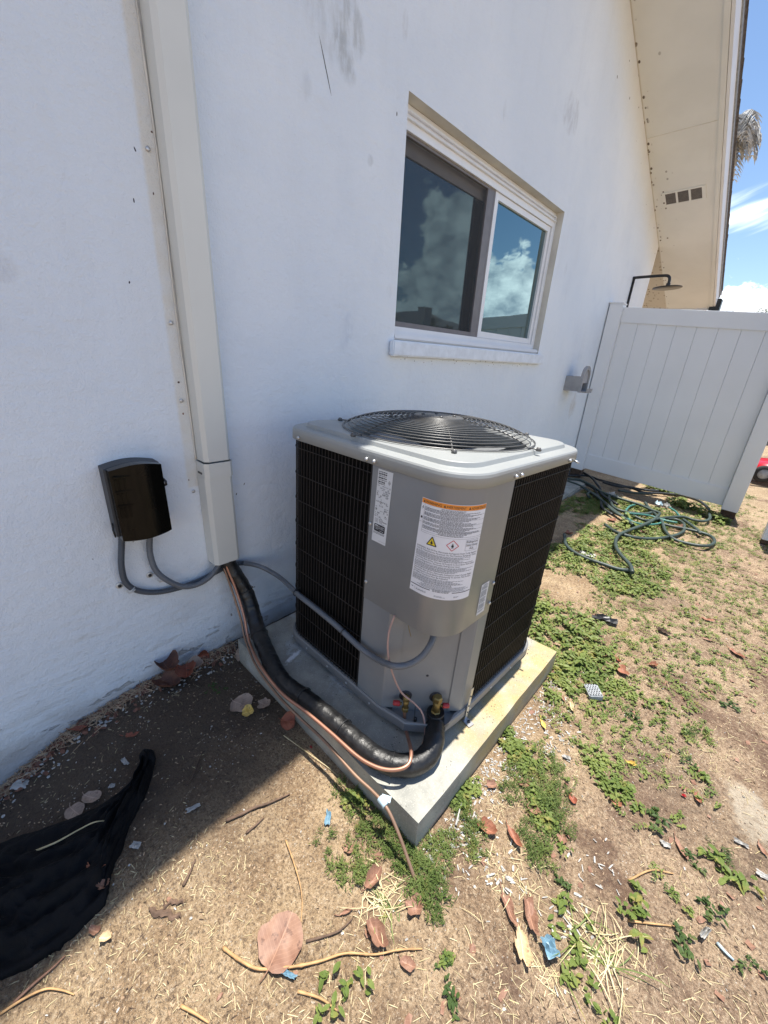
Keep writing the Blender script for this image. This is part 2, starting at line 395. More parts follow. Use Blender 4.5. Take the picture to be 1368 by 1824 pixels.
G_path = on(1350, 1458, 2, 0.0)
def make_soil():
    t = NT('sandy_soil', .95)
    big = t.noise(1.3, 5); mid = t.noise(6, 8, .65); fine = t.noise(70, 7, .7); grit = t.noise(330, 3, .6)
    right = t.ss(t.math('ADD', t.X, t.math('MULTIPLY', t.math('SUBTRACT', t.noise(2.2, 5), .5), .7)), .95, 1.45)
    c = t.mix(t.ss(mid, .32, .68), (.32, .205, .11), (.57, .41, .24))
    c2 = t.mix(t.ss(mid, .3, .7), (.27, .175, .115), (.50, .355, .225))
    c = t.mix(right, c, c2)
    far = t.ss(t.Y, 3.4, 5.0)
    c = t.mix(t.math('MULTIPLY', far, .8), c, t.mix(t.ss(mid, .3, .7), (.36, .25, .14), (.50, .38, .23)))
    c = t.mix(t.ss(fine, .5, .74, 0, .8), c, (.66, .51, .34))
    c = t.mix(t.ss(fine, .47, .30, 0, .8), c, (.13, .082, .05))
    c = t.mix(t.ss(grit, .62, .72, 0, .7), c, (.74, .62, .46))
    c = t.mix(t.ss(grit, .40, .30, 0, .55), c, (.07, .048, .032))
    sp1 = t.noise(150, 4, .75); sp2 = t.noise(210, 3, .7, stretch=(1, .4, 1), dist=1.5)
    c = t.mix(t.ss(sp1, .50, .38, 0, .75), c, (.13, .085, .052))
    c = t.mix(t.ss(sp1, .56, .66, 0, .65), c, (.72, .57, .39))
    c = t.mix(t.ss(sp2, .60, .68, 0, .7), c, (.80, .68, .50))
    # rotted mulch patches, eave shade painted into the soil colour along the wall
    c = t.mix(t.math('MULTIPLY', t.ss(big, .52, .66), t.ss(t.noise(30, 6, .7), .42, .6, .2, .65)), c, (.11, .073, .05))
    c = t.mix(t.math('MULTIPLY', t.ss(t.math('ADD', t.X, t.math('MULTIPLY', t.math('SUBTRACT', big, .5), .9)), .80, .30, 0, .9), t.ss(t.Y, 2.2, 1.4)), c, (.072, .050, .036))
    mul = t.math('MULTIPLY', t.ss(t.noise(3.4, 6, .6, dist=.6), .53, .62), t.ss(t.X, .95, 1.15))
    c = t.mix(t.math('MULTIPLY', mul, t.ss(t.noise(60, 5, .7), .35, .6, .35, .85)), c, (.15, .085, .055))
    pq = G_path
    c = t.mix(t.math('MULTIPLY', t.blob(t.X, t.Y, pq[0], pq[1], .075, .13, .35, .48, t.math('MULTIPLY', t.math('SUBTRACT', t.noise(11, 7, .65), .5), 4.0)), t.ss(t.noise(50, 5, .7), .3, .55, .35, .8)), c, (.60, .52, .40))
    # pale shell and paint flecks
    fl = t.math('MULTIPLY', t.ss(t.voro(95), .17, .11), t.ss(t.noise(5, 4), .46, .62))
    c = t.mix(t.math('MULTIPLY', fl, .85), c, (.66, .62, .55))
    fb = t.math('MULTIPLY', t.ss(t.voro(60, stretch=(1, .25, 1)), .13, .08), t.ss(t.noise(9, 3), .45, .6))
    c = t.mix(t.math('MULTIPLY', fb, .7), c, (.55, .44, .30))
    fb2 = t.math('MULTIPLY', t.ss(t.voro(55, stretch=(.22, 1, 1)), .12, .08), t.ss(t.noise(8, 3), .45, .6))
    c = t.mix(t.math('MULTIPLY', fb2, .7), c, (.09, .06, .045))
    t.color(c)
    h = t.math('ADD', t.math('MULTIPLY', fine, 1.0), t.math('MULTIPLY', grit, .5))
    h = t.math('ADD', h, t.math('MULTIPLY', mid, 1.6)); h = t.math('ADD', h, t.math('MULTIPLY', sp1, 1.1))
    t.bump(h, 1.0, .011)
    return t.m

def make_concrete():
    t = NT('pad_concrete', .88)
    c = t.mix(t.ss(t.noise(9, 7, .65), .35, .68), (.25, .25, .225), (.40, .39, .34))
    # ochre mottling towards the yard edge, pale blue-grey mottling towards the wall
    st = t.math('MULTIPLY', t.ss(t.math('ADD', t.X, t.math('MULTIPLY', t.math('SUBTRACT', t.noise(6, 6), .5), .25)), .84, .96), t.ss(t.Y, .72, .86))
    c = t.mix(t.math('MULTIPLY', st, t.ss(t.noise(12, 6), .3, .62, .25, .85)), c, (.42, .31, .13))
    c = t.mix(t.math('MULTIPLY', t.ss(t.noise(7, 7, .7), .52, .66, 0, .75), t.ss(t.X, .8, .6)), c, (.47, .50, .52))
    pit = t.ss(t.voro(85), .17, .10)
    pit = t.math('MULTIPLY', pit, t.ss(t.noise(7, 3), .44, .56))
    c = t.mix(t.math('MULTIPLY', pit, .9), c, (.05, .045, .04))
    c = t.mix(t.ss(t.noise(260, 3), .58, .7, 0, .5), c, (.62, .60, .53))
    c = t.mix(t.ss(t.Z, .03, -.03, 0, .7), c, (.24, .19, .13))
    for (px, py, ru, rv, rot) in [(522, 1170, .012, .05, .3), (500, 1195, .02, .012, 0), (545, 1120, .05, .03, 0)]:
        p = on(px, py, 2, .1)
        c = t.mix(t.math('MULTIPLY', t.blob(t.X, t.Y, p.x, p.y, ru, rv, rot, .4, t.math('MULTIPLY', t.math('SUBTRACT', t.noise(60, 4), .5), 3.0)), .85), c, (.78, .80, .82))
    t.color(c)
    h = t.math('ADD', t.math('MULTIPLY', t.noise(120, 5, .7), .6), t.math('MULTIPLY', t.noise(18, 4), .8))
    t.bump(t.math('SUBTRACT', h, t.math('MULTIPLY', pit, 1.2)), .6, .003)
    return t.m

def make_sheet_metal(name, c1, c2, rough=.38):
    t = NT(name, rough)
    c = t.mix(t.ss(t.noise(4, 5), .3, .7), c1, c2)
    dust = t.ss(t.noise(5, 5, .6), .45, .8, 0, .10)
    c = t.mix(dust, c, (.48, .46, .42))
    t.color(c)
    t.put(t.b.inputs['Roughness'], t.ss(t.noise(3, 3), .3, .7, rough + .02, rough + .12))
    t.b.inputs['Metallic'].default_value = .15
    return t.m
def make_leaf(name, c1, c2, spots=(.08, .04, .03), rough=.6, gloss=.4):
    t = NT(name, rough)
    c = t.mix(t.ss(t.noise(26, 5), .3, .7), c1, c2)
    c = t.mix(t.ss(t.noise(75, 6), .60, .68, 0, .6), c, spots)
    ay = t.math('ABSOLUTE', t.Y)
    sv = t.math('SINE', t.math('MULTIPLY', t.math('SUBTRACT', t.X, t.math('MULTIPLY', ay, .75)), 720.0))
    vein = t.math('MAXIMUM', t.ss(ay, .0013, .0006, 0, .55), t.ss(sv, .93, .99, 0, .35))
    c = t.mix(vein, c, tuple(min(1, v * 1.5) for v in c2))
    t.color(c); t.b.inputs['Specular IOR Level'].default_value = gloss
    t.bump(t.noise(70, 4), .5, .002)
    return t.m
def make_green(name, c1, c2, sc=9):
    t = NT(name, .55)
    c = t.mix(t.ss(t.noise(sc, 3), .3, .7), c1, c2)
    c = t.mix(t.ss(t.noise(sc * 3.2, 3), .56, .70, 0, .7), c, (c2[0] * 1.55, c2[1] * 1.02, c2[2] * 1.1))
    c = t.mix(t.ss(t.noise(85, 2), .55, .75, 0, .5), c, (c2[0] * 1.7, c2[1] * 1.35, c2[2] * 1.2))
    t.color(c)
    t.b.inputs['Specular IOR Level'].default_value = .35
    # leaves let some light through
    tr = t.n.new('ShaderNodeBsdfTranslucent'); t.put(tr.inputs[0], c)
    ms = t.n.new('ShaderNodeMixShader'); ms.inputs[0].default_value = .28
    t.l.new(t.b.outputs[0], ms.inputs[1]); t.l.new(tr.outputs[0], ms.inputs[2])
    t.l.new(ms.outputs[0], t.n['Material Output'].inputs['Surface'])
    return t.m

M = {}
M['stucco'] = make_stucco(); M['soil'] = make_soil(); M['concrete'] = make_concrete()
M['soffit'] = mat('cream_soffit_paint', (.74, .70, .59), .8, var=.06, vscale=2.5, bump=.3, bscale=240, bdist=.001)
t = NT('cream_soffit_paint', .8)
c = t.mix(t.ss(t.noise(2.5, 4), .3, .7), (.68, .69, .665), (.74, .75, .725))
jx = t.ss(t.X, .045, .012)
c = t.mix(t.math('MULTIPLY', t.ss(t.voro(30, stretch=(1, .6, 1)), .34, .24), t.math('MULTIPLY', jx, t.ss(t.noise(9, 2), .4, .55))), c, (.10, .075, .055))
c = t.mix(t.math('MULTIPLY', t.ss(t.voro(14, stretch=(1, .6, 1)), .13, .09), t.ss(t.X, .2, .05)), c, (.10, .075, .055))
c = t.mix(t.math('MULTIPLY', t.ss(t.X, .012, .002), .6), c, (.42, .36, .27))
t.color(c); t.bump(t.noise(240, 3), .3, .001)
M['soffit'] = t.m
M['fascia'] = mat('white_fascia_paint', (.74, .75, .76), .5, var=.05, vscale=6)
M['shingle'] = mat('grey_shingle', (.14, .13, .13), .95, var=.4, vscale=60, bump=.8, bscale=200)
M['vinyl'] = mat('white_vinyl', (.76, .775, .79), .38, var=.03, vscale=3)
M['wframe'] = mat('white_window_frame', (.76, .78, .80), .35, var=.03, vscale=8)
M['silicone'] = mat('white_sill_paint', (.74, .79, .85), .7, var=.08, vscale=20, bump=.6, bscale=60, bdist=.003)
M['dkframe'] = mat('bronze_screen_frame', (.16, .15, .155), .45, var=.1)
M['bezel'] = mat('taupe_head_track', (.34, .31, .29), .55, var=.1)
M['reveal'] = mat('cream_reveal_paint', (.64, .62, .56), .8, var=.12, vscale=9, bump=.3)
M['cover'] = mat('ivory_line_cover', (.65, .655, .61), .42, var=.05, vscale=3)
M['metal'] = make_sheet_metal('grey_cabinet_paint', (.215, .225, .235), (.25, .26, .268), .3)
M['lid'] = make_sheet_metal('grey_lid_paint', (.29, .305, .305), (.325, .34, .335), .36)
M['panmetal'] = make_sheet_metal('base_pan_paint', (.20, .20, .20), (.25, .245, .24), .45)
M['galv'] = mat('galvanised_strap', (.55, .56, .58), .35, metal=.8, var=.15, vscale=30)
M['wire'] = mat('coated_guard_wire', (.085, .083, .08), .33, var=.2, vscale=30, spec=.6)
M['louver'] = mat('black_louver_wire', (.030, .026, .023), .5, spec=.25, var=.25, vscale=12)
M['coil'] = mat('black_coil_fins', (.011, .010, .010), .7, var=.3, vscale=40)
M['blade'] = mat('grey_fan_blade', (.30, .31, .32), .45, metal=.3, var=.1)
M['blackpl'] = mat('black_plastic', (.018, .018, .019), .4, var=.15)
M['gloss'] = mat('smoked_glossy_cover', (.003, .003, .003), .10, spec=.16, var2=(.008, .0075, .005), vscale=9)
M['boxside'] = mat('dark_grey_plastic', (.028, .030, .034), .5, var=.1, bump=.2, bscale=300)
M['conduit'] = mat('grey_flex_conduit', (.135, .145, .16), .42, var=.08, vscale=20)
M['conduitdk'] = mat('slate_flex_conduit', (.07, .08, .095), .42, var=.08, vscale=20)
M['hose'] = mat('green_rubber_hose', (.036, .055, .048), .5, var=.3, vscale=9)
M['hoseblk'] = mat('black_rubber_hose', (.018, .020, .022), .5, var=.3, vscale=9)
M['hoseteal'] = mat('teal_striped_hose', (.03, .13, .12), .45, var2=(.06, .20, .16), vscale=5)
M['copper'] = mat('copper_pipe', (.46, .235, .16), .42, metal=.7, var=.14, vscale=16)
M['bronze'] = mat('aged_copper_pipe', (.30, .19, .13), .5, metal=.5, var=.2, vscale=14)
M['pinkwire'] = mat('pinkish_sensor_wire', (.42, .27, .23), .6, var=.1)
M['brass'] = mat('brass_fitting', (.26, .19, .07), .45, metal=.8, var=.2, vscale=30)
M['red'] = mat('red_valve_cap', (.36, .02, .025), .4)
M['sheet'] = mat('label_paper', (.74, .75, .79), .5, var=.02)
M['sheet2'] = mat('rating_label_paper', (.62, .64, .66), .5, var=.03)
M['ink'] = mat('black_ink', (.03, .03, .035), .6)
M['inkgrey'] = mat('grey_fine_print', (.20, .205, .22), .6)
M['orange'] = mat('orange_header', (.78, .27, .03), .5)
M['yellow'] = mat('yellow_sign', (.80, .62, .03), .5)
M['redink'] = mat('red_sign_border', (.55, .05, .05), .5)
M['screw'] = mat('zinc_screw', (.55, .56, .57), .35, metal=.8)
M['tape'] = None
t = NT('black_foil_tape', .25)
t.color(t.mix(t.ss(t.noise(30, 4), .3, .7), (.005, .005, .006), (.014, .014, .014)))
t.b.inputs['Specular IOR Level'].default_value = .55
t.put(t.b.inputs['Roughness'], t.ss(t.noise(80, 4), .3, .7, .30, .52))
t.bump(t.math('ADD', t.noise(95, 5, .65, stretch=(1, 1, 1)), t.math('MULTIPLY', t.noise(260, 3), .1)), .5, .003)
M['tape'] = t.m
M['bag'] = mat('black_landscape_fabric', (.006, .006, .007), .75, var=.3, vscale=12, bump=.6, bscale=420, bdist=.002, spec=.18)
M['leafred'] = make_leaf('red_brown_leaf', (.20, .055, .032), (.30, .10, .055))
M['leafpink'] = make_leaf('faded_pink_leaf', (.20, .10, .065), (.29, .165, .11))
M['leafrust'] = make_leaf('rust_leaf', (.22, .085, .05), (.34, .15, .09))
M['leafpale'] = make_leaf('pale_grey_leaf', (.25, .18, .14), (.36, .27, .21))
M['leaftan'] = make_leaf('tan_leaf', (.48, .33, .19), (.60, .44, .26))
M['leafyel'] = make_leaf('yellow_leaf', (.55, .36, .07), (.62, .45, .14))
M['leafdark'] = make_leaf('dark_curled_leaf', (.09, .04, .028), (.20, .085, .05))
M['green1'] = make_green('weed_green', (.11, .165, .035), (.21, .26, .07))
M['green2'] = make_green('feathery_weed_green', (.08, .125, .03), (.15, .20, .055))
M['green3'] = make_green('dark_sprig_green', (.045, .085, .022), (.09, .14, .04))
M['straw'] = mat('dry_grass_straw', (.42, .34, .17), .8, var2=(.62, .53, .33), vscale=14)
M['twig'] = mat('brown_twig', (.12, .075, .05), .85, var=.35, vscale=60, bump=.5)
M['twigtan'] = mat('tan_runner_stem', (.45, .27, .12), .7, var=.3, vscale=50)
M['flake'] = mat('white_paint_flake', (.42, .41, .385), .85, var=.35, vscale=30)
M['chip'] = mat('wood_chip', (.28, .18, .11), .9, var2=(.50, .37, .24), vscale=30)
M['chipdark'] = mat('rotted_mulch', (.07, .045, .03), .95, var=.4, vscale=50)
M['blue'] = mat('blue_plastic_scrap', (.15, .27, .35), .5, var=.2)
M['palebl'] = mat('pale_blue_tag', (.42, .55, .62), .5, var=.2, vscale=120)
M['slab'] = mat('grey_cell_block', (.30, .32, .34), .8, var=.2, vscale=60, bump=.4)
M['mowred'] = mat('red_mower_paint', (.50, .012, .025), .3, coat=.4, var=.1)
M['tyre'] = mat('black_tyre', (.02, .02, .02), .8, var=.2)
M['shed'] = mat('dark_shed_siding', (.075, .06, .07), .85, var=.3, vscale=9, bump=.5, bscale=30)
M['roofn'] = mat('neighbour_roof', (.22, .20, .20), .9, var=.2, vscale=3)
M['plaster'] = mat('neighbour_plaster', (.5, .5, .49), .9, var=.1)
M['bark'] = mat('palm_bark', (.22, .18, .14), .9, var=.3, vscale=12, bump=.6)
M['frond'] = mat('grey_dead_frond', (.36, .36, .35), .75, var2=(.58, .58, .57), vscale=6)
M['crown'] = make_green('tree_leaf_green', (.03, .06, .018), (.065, .11, .03), 3)
M['sandcon'] = mat('sandy_path_concrete', (.32, .24, .16), .9, var2=(.47, .40, .30), vscale=40, bump=.5, bscale=140)

# ------------------------------------------------------------ ground
def axis(segs):
    out = [segs[0][0]]
    for a, b, st0, st1 in segs:
        x = a
        L = b - a
        while x < b - 1e-6:
            k = (x - a) / L
            st = st0 * (st1 / st0) ** k
            x = min(b, x + st)
            if b - x < st * .4: x = b
            out.append(x)
    return out
gx = axis([(-150, -3, 40, 2), (-3, 0, 1, .02), (0, 2.3, .012, .014), (2.3, 6, .02, .4), (6, 160, .6, 30)])
gy = axis([(-150, -1, 40, .2), (-1, -.25, .15, .02), (-.25, 1.9, .012, .014), (1.9, 5, .015, .05), (5, 12, .06, .8), (12, 300, 1, 40)])
mb = MB()
nx, ny = len(gx), len(gy)
vs = [(x, y, gh(x, y)) for y in gy for x in gx]
fs = [(j * nx + i, j * nx + i + 1, (j + 1) * nx + i + 1, (j + 1) * nx + i) for j in range(ny - 1) for i in range(nx - 1)]
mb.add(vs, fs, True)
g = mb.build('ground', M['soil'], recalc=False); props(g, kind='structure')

# ------------------------------------------------------------ house: wall with a window opening
WE = 5.56                                   # far end of the wall
def rake(y): return 3.234 - .397 * (y - 3.406)     # soffit height
OY0, OY1, OZ0, OZ1 = 1.46, 3.045, 1.215, 2.08
house = empty('house', 'white stuccoed house with a cream gable soffit and a sliding window', 'house', (0, 0, 0))
mb = MB()
ys = [-6, -2.6, 0, OY0, OY1, WE]
def wallpoly(x):
    return {y: (x, y, rake(y) if y > -2.6 else rake(-2.6) - .397 * (-2.6 - y)) for y in ys}
T = -.2
def quad(a, b, c, e): mb.add([a, b, c, e], [(0, 1, 2, 3)])
for x in (0.0, T):
    tp = wallpoly(x)
    for a, b in zip(ys, ys[1:]):
        if a == OY0:
            quad((x, a, -.4), (x, b, -.4), (x, b, OZ0), (x, a, OZ0))
            quad((x, a, OZ1), (x, b, OZ1), tp[b], tp[a])
        else:
            quad((x, a, -.4), (x, b, -.4), (x, b, tp[b][2]), (x, a, tp[a][2]))
quad((0, WE, -.4), (T, WE, -.4), (T, WE, rake(WE)), (0, WE, rake(WE)))
quad((0, WE, -.4), (0, WE, rake(WE)), (-5, WE, rake(WE)), (-5, WE, -.4))
wall = mb.build('wall', M['stucco'], house, recalc=False)
bm = bmesh.new(); bm.from_mesh(wall.data); bmesh.ops.remove_doubles(bm, verts=bm.verts, dist=.0005); bmesh.ops.recalc_face_normals(bm, faces=bm.faces); bm.to_mesh(wall.data); bm.free()
# reveals
mb = MB()
mb.add([(0.0005, OY0, OZ1), (0.0005, OY1, OZ1), (T, OY1, OZ1), (T, OY0, OZ1)], [(0, 1, 2, 3)])
mb.add([(0.0, OY1, OZ0), (0.0, OY1, OZ1), (T, OY1, OZ1), (T, OY1, OZ0)], [(0, 1, 2, 3)])
mb.add([(0.0, OY0, OZ0), (0.0, OY0, OZ1), (T, OY0, OZ1), (T, OY0, OZ0)], [(0, 1, 2, 3)])
mb.build('window_reveal', M['reveal'], house, recalc=False)
# roof: soffit board, fascia, shingles
OH = .522
def roofslab(mb, x0, x1, zoff0, zoff1, y0=-2.6, y1=6.75):
    """slab following the rake between two heights above the soffit plane, mirrored past the ridge"""
    P = [(x, y, rake(y) + o) for y in (y1, y0) for x in (x0, x1) for o in (zoff0, zoff1)]
    yb = y0 - 8.0
    P += [(x, yb, rake(y0) - .397 * 8.0 + o) for x in (x0, x1) for o in (zoff0, zoff1)]
    fs = []
    for s0 in (0, 4):
        a = s0
        fs += [(a, a + 4, a + 6, a + 2), (a + 1, a + 3, a + 7, a + 5), (a, a + 1, a + 5, a + 4), (a + 2, a + 6, a + 7, a + 3)]
    fs += [(0, 2, 3, 1), (8, 9, 11, 10)]
    mb.add(P, fs)
mb = MB(); roofslab(mb, -6, OH + .012, .1385, .150); roofslab(mb, -6, OH + .016, .1535, .159, -2.6, 6.775)
rng = random.Random(4)
for i in range(60):                      # shingle tabs along the rake edge
    y = 6.7 - i * .135
    mb.add([(OH - .1, y, rake(y) + .160), (OH + .022, y, rake(y) + .160), (OH + .022 + rng.random() * .006, y - .13, rake(y - .13) + .160), (OH - .1, y - .13, rake(y - .13) + .160),
            (OH - .1, y, rake(y) + .166), (OH + .022, y, rake(y) + .166), (OH + .022, y - .13, rake(y - .13) + .166), (OH - .1, y - .13, rake(y - .13) + .166)],
           [(0, 1, 2, 3), (4, 7, 6, 5), (0, 4, 5, 1), (1, 5, 6, 2), (2, 6, 7, 3)])
roofo = mb.build('roof', M['shingle'], house)
mb = MB(); roofslab(mb, -6, OH - .022, 0, .012)
soff = mb.build('soffit', M['soffit'], roofo)
mb = MB(); roofslab(mb, OH + .0005, OH + .010, .112, .1375); mb.build('drip_edge', M['slab'], roofo)
mb = MB(); roofslab(mb, OH - .0195, OH, -.006, .132)
mb.build('fascia', M['fascia'], roofo)
mb = MB(); roofslab(mb, OH - .055, OH - .023, -.008, -.0005, -2.6, 6.72)
mb.build('soffit_trim', M['soffit'], roofo)
mb = MB(); mb.box((-5, 6.752, rake(6.75) - .02), (OH, 6.77, rake(6.75) + .13)); mb.build('eave_fascia', M['fascia'], roofo)
mb = MB(); mb.box((OH - .06, 6.70, rake(6.75) - .045), (OH + .045, 6.83, rake(6.75) + .10), bev=.01); mb.build('gutter_end', M['blackpl'], roofo)
# joint between two soffit boards
jp = MB(); jp.box((.01, 4.318, rake(4.32) - .0025), (OH - .06, 4.323, rake(4.32) + .002)); jp.build('board_joint', M['reveal'], roofo)

# soffit vent with three grilles
sl = math.atan(.397)
n_s = Vector((0, .397, 1)).normalized()
def soff_pt(px, py):
    dd = Vector(ray(px, py)); c = Vector(CAM_C); p0 = Vector((0, 3.406, 3.234))
    return c + dd * ((p0 - c).dot(n_s) / dd.dot(n_s))
vb = Matrix.Translation((.237, 4.95, rake(4.95))) @ Matrix.Rotation(-sl, 4, 'X') @ Matrix.Rotation(math.radians(-2), 4, 'Z')
vent = MB()
for x0, x1 in ((-.165, -.137), (-.057, -.042), (.040, .056), (.137, .165)): vent.box((x0, -.066, -.006), (x1, .066, -.001), vb)
vent.box((-.165, -.081, -.0061), (.165, -.066, -.001), vb); vent.box((-.165, .066, -.0061), (.165, .081, -.001), vb)
vo = vent.build('soffit_vent', M['soffit'], roofo)
gr = MB()
for x0, x1 in ((-.137, -.057), (-.042, .040), (.056, .137)):
    for k in range(12):
        y = -.062 + k * .0112
        gr.box((x0, y, -.004), (x1, y + .0025, -.0015), vb @ Matrix.Rotation(0, 4, 'X'))
gb = MB(); gb.box((-.14, -.068, -.0012), (.14, .068, -.0006), vb)
gb.build('vent_opening', M['blackpl'], roofo)
gr.build('vent_louver', M['bezel'], roofo)
# window sill
mb = MB(); mb.box((0.0015, 1.425, 1.145), (.034, 3.085, 1.211), bev=.006)
si = mb.build('window_sill', M['silicone'], house)
# ------------------------------------------------------------ window
def ring(mb, x0, x1, ya, yb, za, zb, w, wt=None, wb=None):
    wt = wt or w; wb = wb or w
    mb.box((x0, ya, za), (x1, ya + w, zb)); mb.box((x0, yb - w, za), (x1, yb, zb))
    mb.box((x0 + .0007, ya + w, zb - wt), (x1 - .0007, yb - w, zb)); mb.box((x0 + .0007, ya + w, za), (x1 - .0007, yb - w, za + wb))
mb = MB()
ring(mb, -.115, -.052, OY0 + .002, OY1 - .001, OZ0 + .001, OZ1 - .002, .024, .05, .03)
ring(mb, -.104, -.045, OY0 + .012, OY1 - .012, OZ0 + .03, OZ1 - .045, .03, .040, .03)
mb.box((-.05, OY0 + .002, OZ0 + .002), (-.004, OY1 - .002, OZ0 + .028), bev=.006)       # sloping nosing
mb.box((-.060, OY0 + .006, OZ1 - .030), (-.040, OY1 - .006, OZ1 - .022), bev=.002); mb.box((-.0520, OY0 + .03, OZ1 - .055), (-.034, OY1 - .014, OZ1 - .049), bev=.0015)
mb.box((-.060, OY1 - .022, OZ0 + .03), (-.038, OY1 - .016, OZ1 - .03), bev=.0015)
win = mb.build('window', M['wframe'], house)
# far sash: white, nearer the outside
mb = MB(); ring(mb, -.088, -.054, 2.262, 2.998, OZ0 + .062, OZ1 - .087, .034, .030, .034)
sh = mb.build('sash', M['wframe'], win)
gl = NT('tinted_glass', .02)
gl.color((.17, .255, .27)); gl.b.inputs['Metallic'].default_value = 1.0
gl.bump(gl.noise(2.2, 2), .06, .02)
mb = MB(); mb.box((-.074, 2.296, OZ0 + .096), (-.068, 2.964, OZ1 - .113)); mb.build('glass_pane', gl.m, win)
# near sash: recessed, behind the screen
mb = MB(); ring(mb, -.112, -.092, 1.49, 2.30, OZ0 + .052, OZ1 - .080, .03, .060, .03)
sh2 = mb.build('sash', M['bezel'], win)
gl2 = NT('shaded_tinted_glass', .025)
gl2.color((.13, .20, .22)); gl2.b.inputs['Metallic'].default_value = 1.0; gl2.bump(gl2.noise(2.4, 2), .07, .02)
mb = MB(); mb.box((-.106, 1.52, OZ0 + .082), (-.100, 2.27, OZ1 - .137)); mb.build('glass_pane', gl2.m, win)
mb = MB(); ring(mb, -.071, -.056, 1.503, 2.262, OZ0 + .061, OZ1 - .0865, .016, .010, .022); mb.box((-.0705, 2.185, OZ0 + .0835), (-.0565, 2.2455, OZ1 - .097))
scf = mb.build('screen_frame', M['dkframe'], win)
sc = NT('insect_mesh', .8)
sc.color((.05, .055, .06))
trn = sc.n.new('ShaderNodeBsdfTransparent'); ms = sc.n.new('ShaderNodeMixShader')
wv = sc.math('MULTIPLY', sc.math('SINE', sc.math('MULTIPLY', sc.Y, 900.0)), sc.math('SINE', sc.math('MULTIPLY', sc.Z, 900.0)))
sc.put(ms.inputs[0], sc.ss(wv, -.6, .6, .40, .60))
sc.l.new(trn.outputs[0], ms.inputs[1]); sc.l.new(sc.b.outputs[0], ms.inputs[2]); sc.l.new(ms.outputs[0], sc.n['Material Output'].inputs['Surface'])
mb = MB(); mb.add([(-.064, 1.515, OZ0 + .08), (-.064, 2.19, OZ0 + .08), (-.064, 2.19, OZ1 - .095), (-.064, 1.515, OZ1 - .095)], [(0, 1, 2, 3)])
mb.build('insect_mesh', sc.m, win, recalc=False)
mb = MB(); mb.box((-.5, OY0 + .05, OZ0 + .02), (-.49, OY1 - .05, OZ1)); mb.build('room_blind', M['blackpl'], win)

# ------------------------------------------------------------ rectangular line-set cover on the wall
cov = empty('line_set_cover', 'ivory rectangular plastic line cover running up the wall above the black tube', 'pipe cover', (0, .55, .4))
def cov_prof(y0, y1, d, b):
    return [(0.001, y0), (d - b, y0), (d, y0 + b), (d, y1 - b), (d - b, y1), (0.001, y1)]
I = cov.matrix_world.inverted() if False else Matrix.Translation((0, -.55, -.4))
def covseg(y0, y1, z0, z1, d, b=.012, slant=0, hollow=True):
    m = MB()
    P = cov_prof(y0, y1, d, b)
    if not hollow:
        m.prism(P, z0, z1, I); return m
    Q = [(max(.001, x - (.002 if x > .01 else 0)), min(max(y, y0 + .002), y1 - .002)) for x, y in P]
    rg = []
    for pr, z in ((Q, z1), (Q, z0), (P, z0), (P, z1)): rg.append([I @ Vector((x, y, z)) for x, y in pr])
    m.loft(rg, closed=False); return m
covseg(.512, .602, .79, 6.0, .068).build('cover_channel', M['cover'], cov, label='ivory upper channel')
covseg(.507, .602, .408, .735, .0695).build('cover_channel', M['cover'], cov, label='ivory bottom channel')
c = covseg(.5085, .6055, .733, .785, .0715); c.build('coupling', M['cover'], cov)
mb = MB(); mb.box((.012, .5065, .745), (.040, .5086, .751), I); mb.build('coupling_slot', M['blackpl'], cov)
for z in (1.6, 1.2, .68, .98):
    mb = MB(); mb.lathe([(0.0001, 0), (.006, .0), (.006, .002), (.002, .003)], 10, I @ Matrix.Translation((.001, .488, z)) @ Matrix.Rotation(math.pi / 2, 4, 'Y')); mb.build('screw', M['galv'], cov)
mb = MB()
mb.tube([I @ Vector((.0025, .507 + .002 * math.sin(z * 9), z)) for z in [.79 + .02 * i for i in range(100)]], .0028, 5, rf=lambda i, a, L: 1 + .5 * noise.noise(Vector((L * 40, 0, 0))))
mb.build('caulk_bead', M['reveal'], cov)

# ------------------------------------------------------------ concrete pad
mb = MB(); mb.box((.128, .532, -.06), (1.02, 1.40, .1))
def sub(o, n=5):
    bm = bmesh.new(); bm.from_mesh(o.data)
    bmesh.ops.subdivide_edges(bm, edges=bm.edges[:], cuts=n, use_grid_fill=True)
    for v in bm.verts:
        v.co += Vector((noise.noise(v.co * 9), noise.noise(v.co * 9 + Vector((5, 0, 0))), noise.noise(v.co * 9 + Vector((9, 0, 0))))) * .0028
    bm.to_mesh(o.data); bm.free()
pad = mb.build('concrete_pad', M['concrete']); sub(pad, 26)
props(pad, 'square grey concrete equipment pad under the air conditioner', 'concrete pad')
mb = MB(); mb.box((.005, 3.3, -.03), (.26, 4.25, .055), bev=.01)
o = mb.build('concrete_footing', M['concrete']); sub(o, 8)
props(o, 'low whitish concrete footing against the wall under the hose bracket', 'concrete footing')

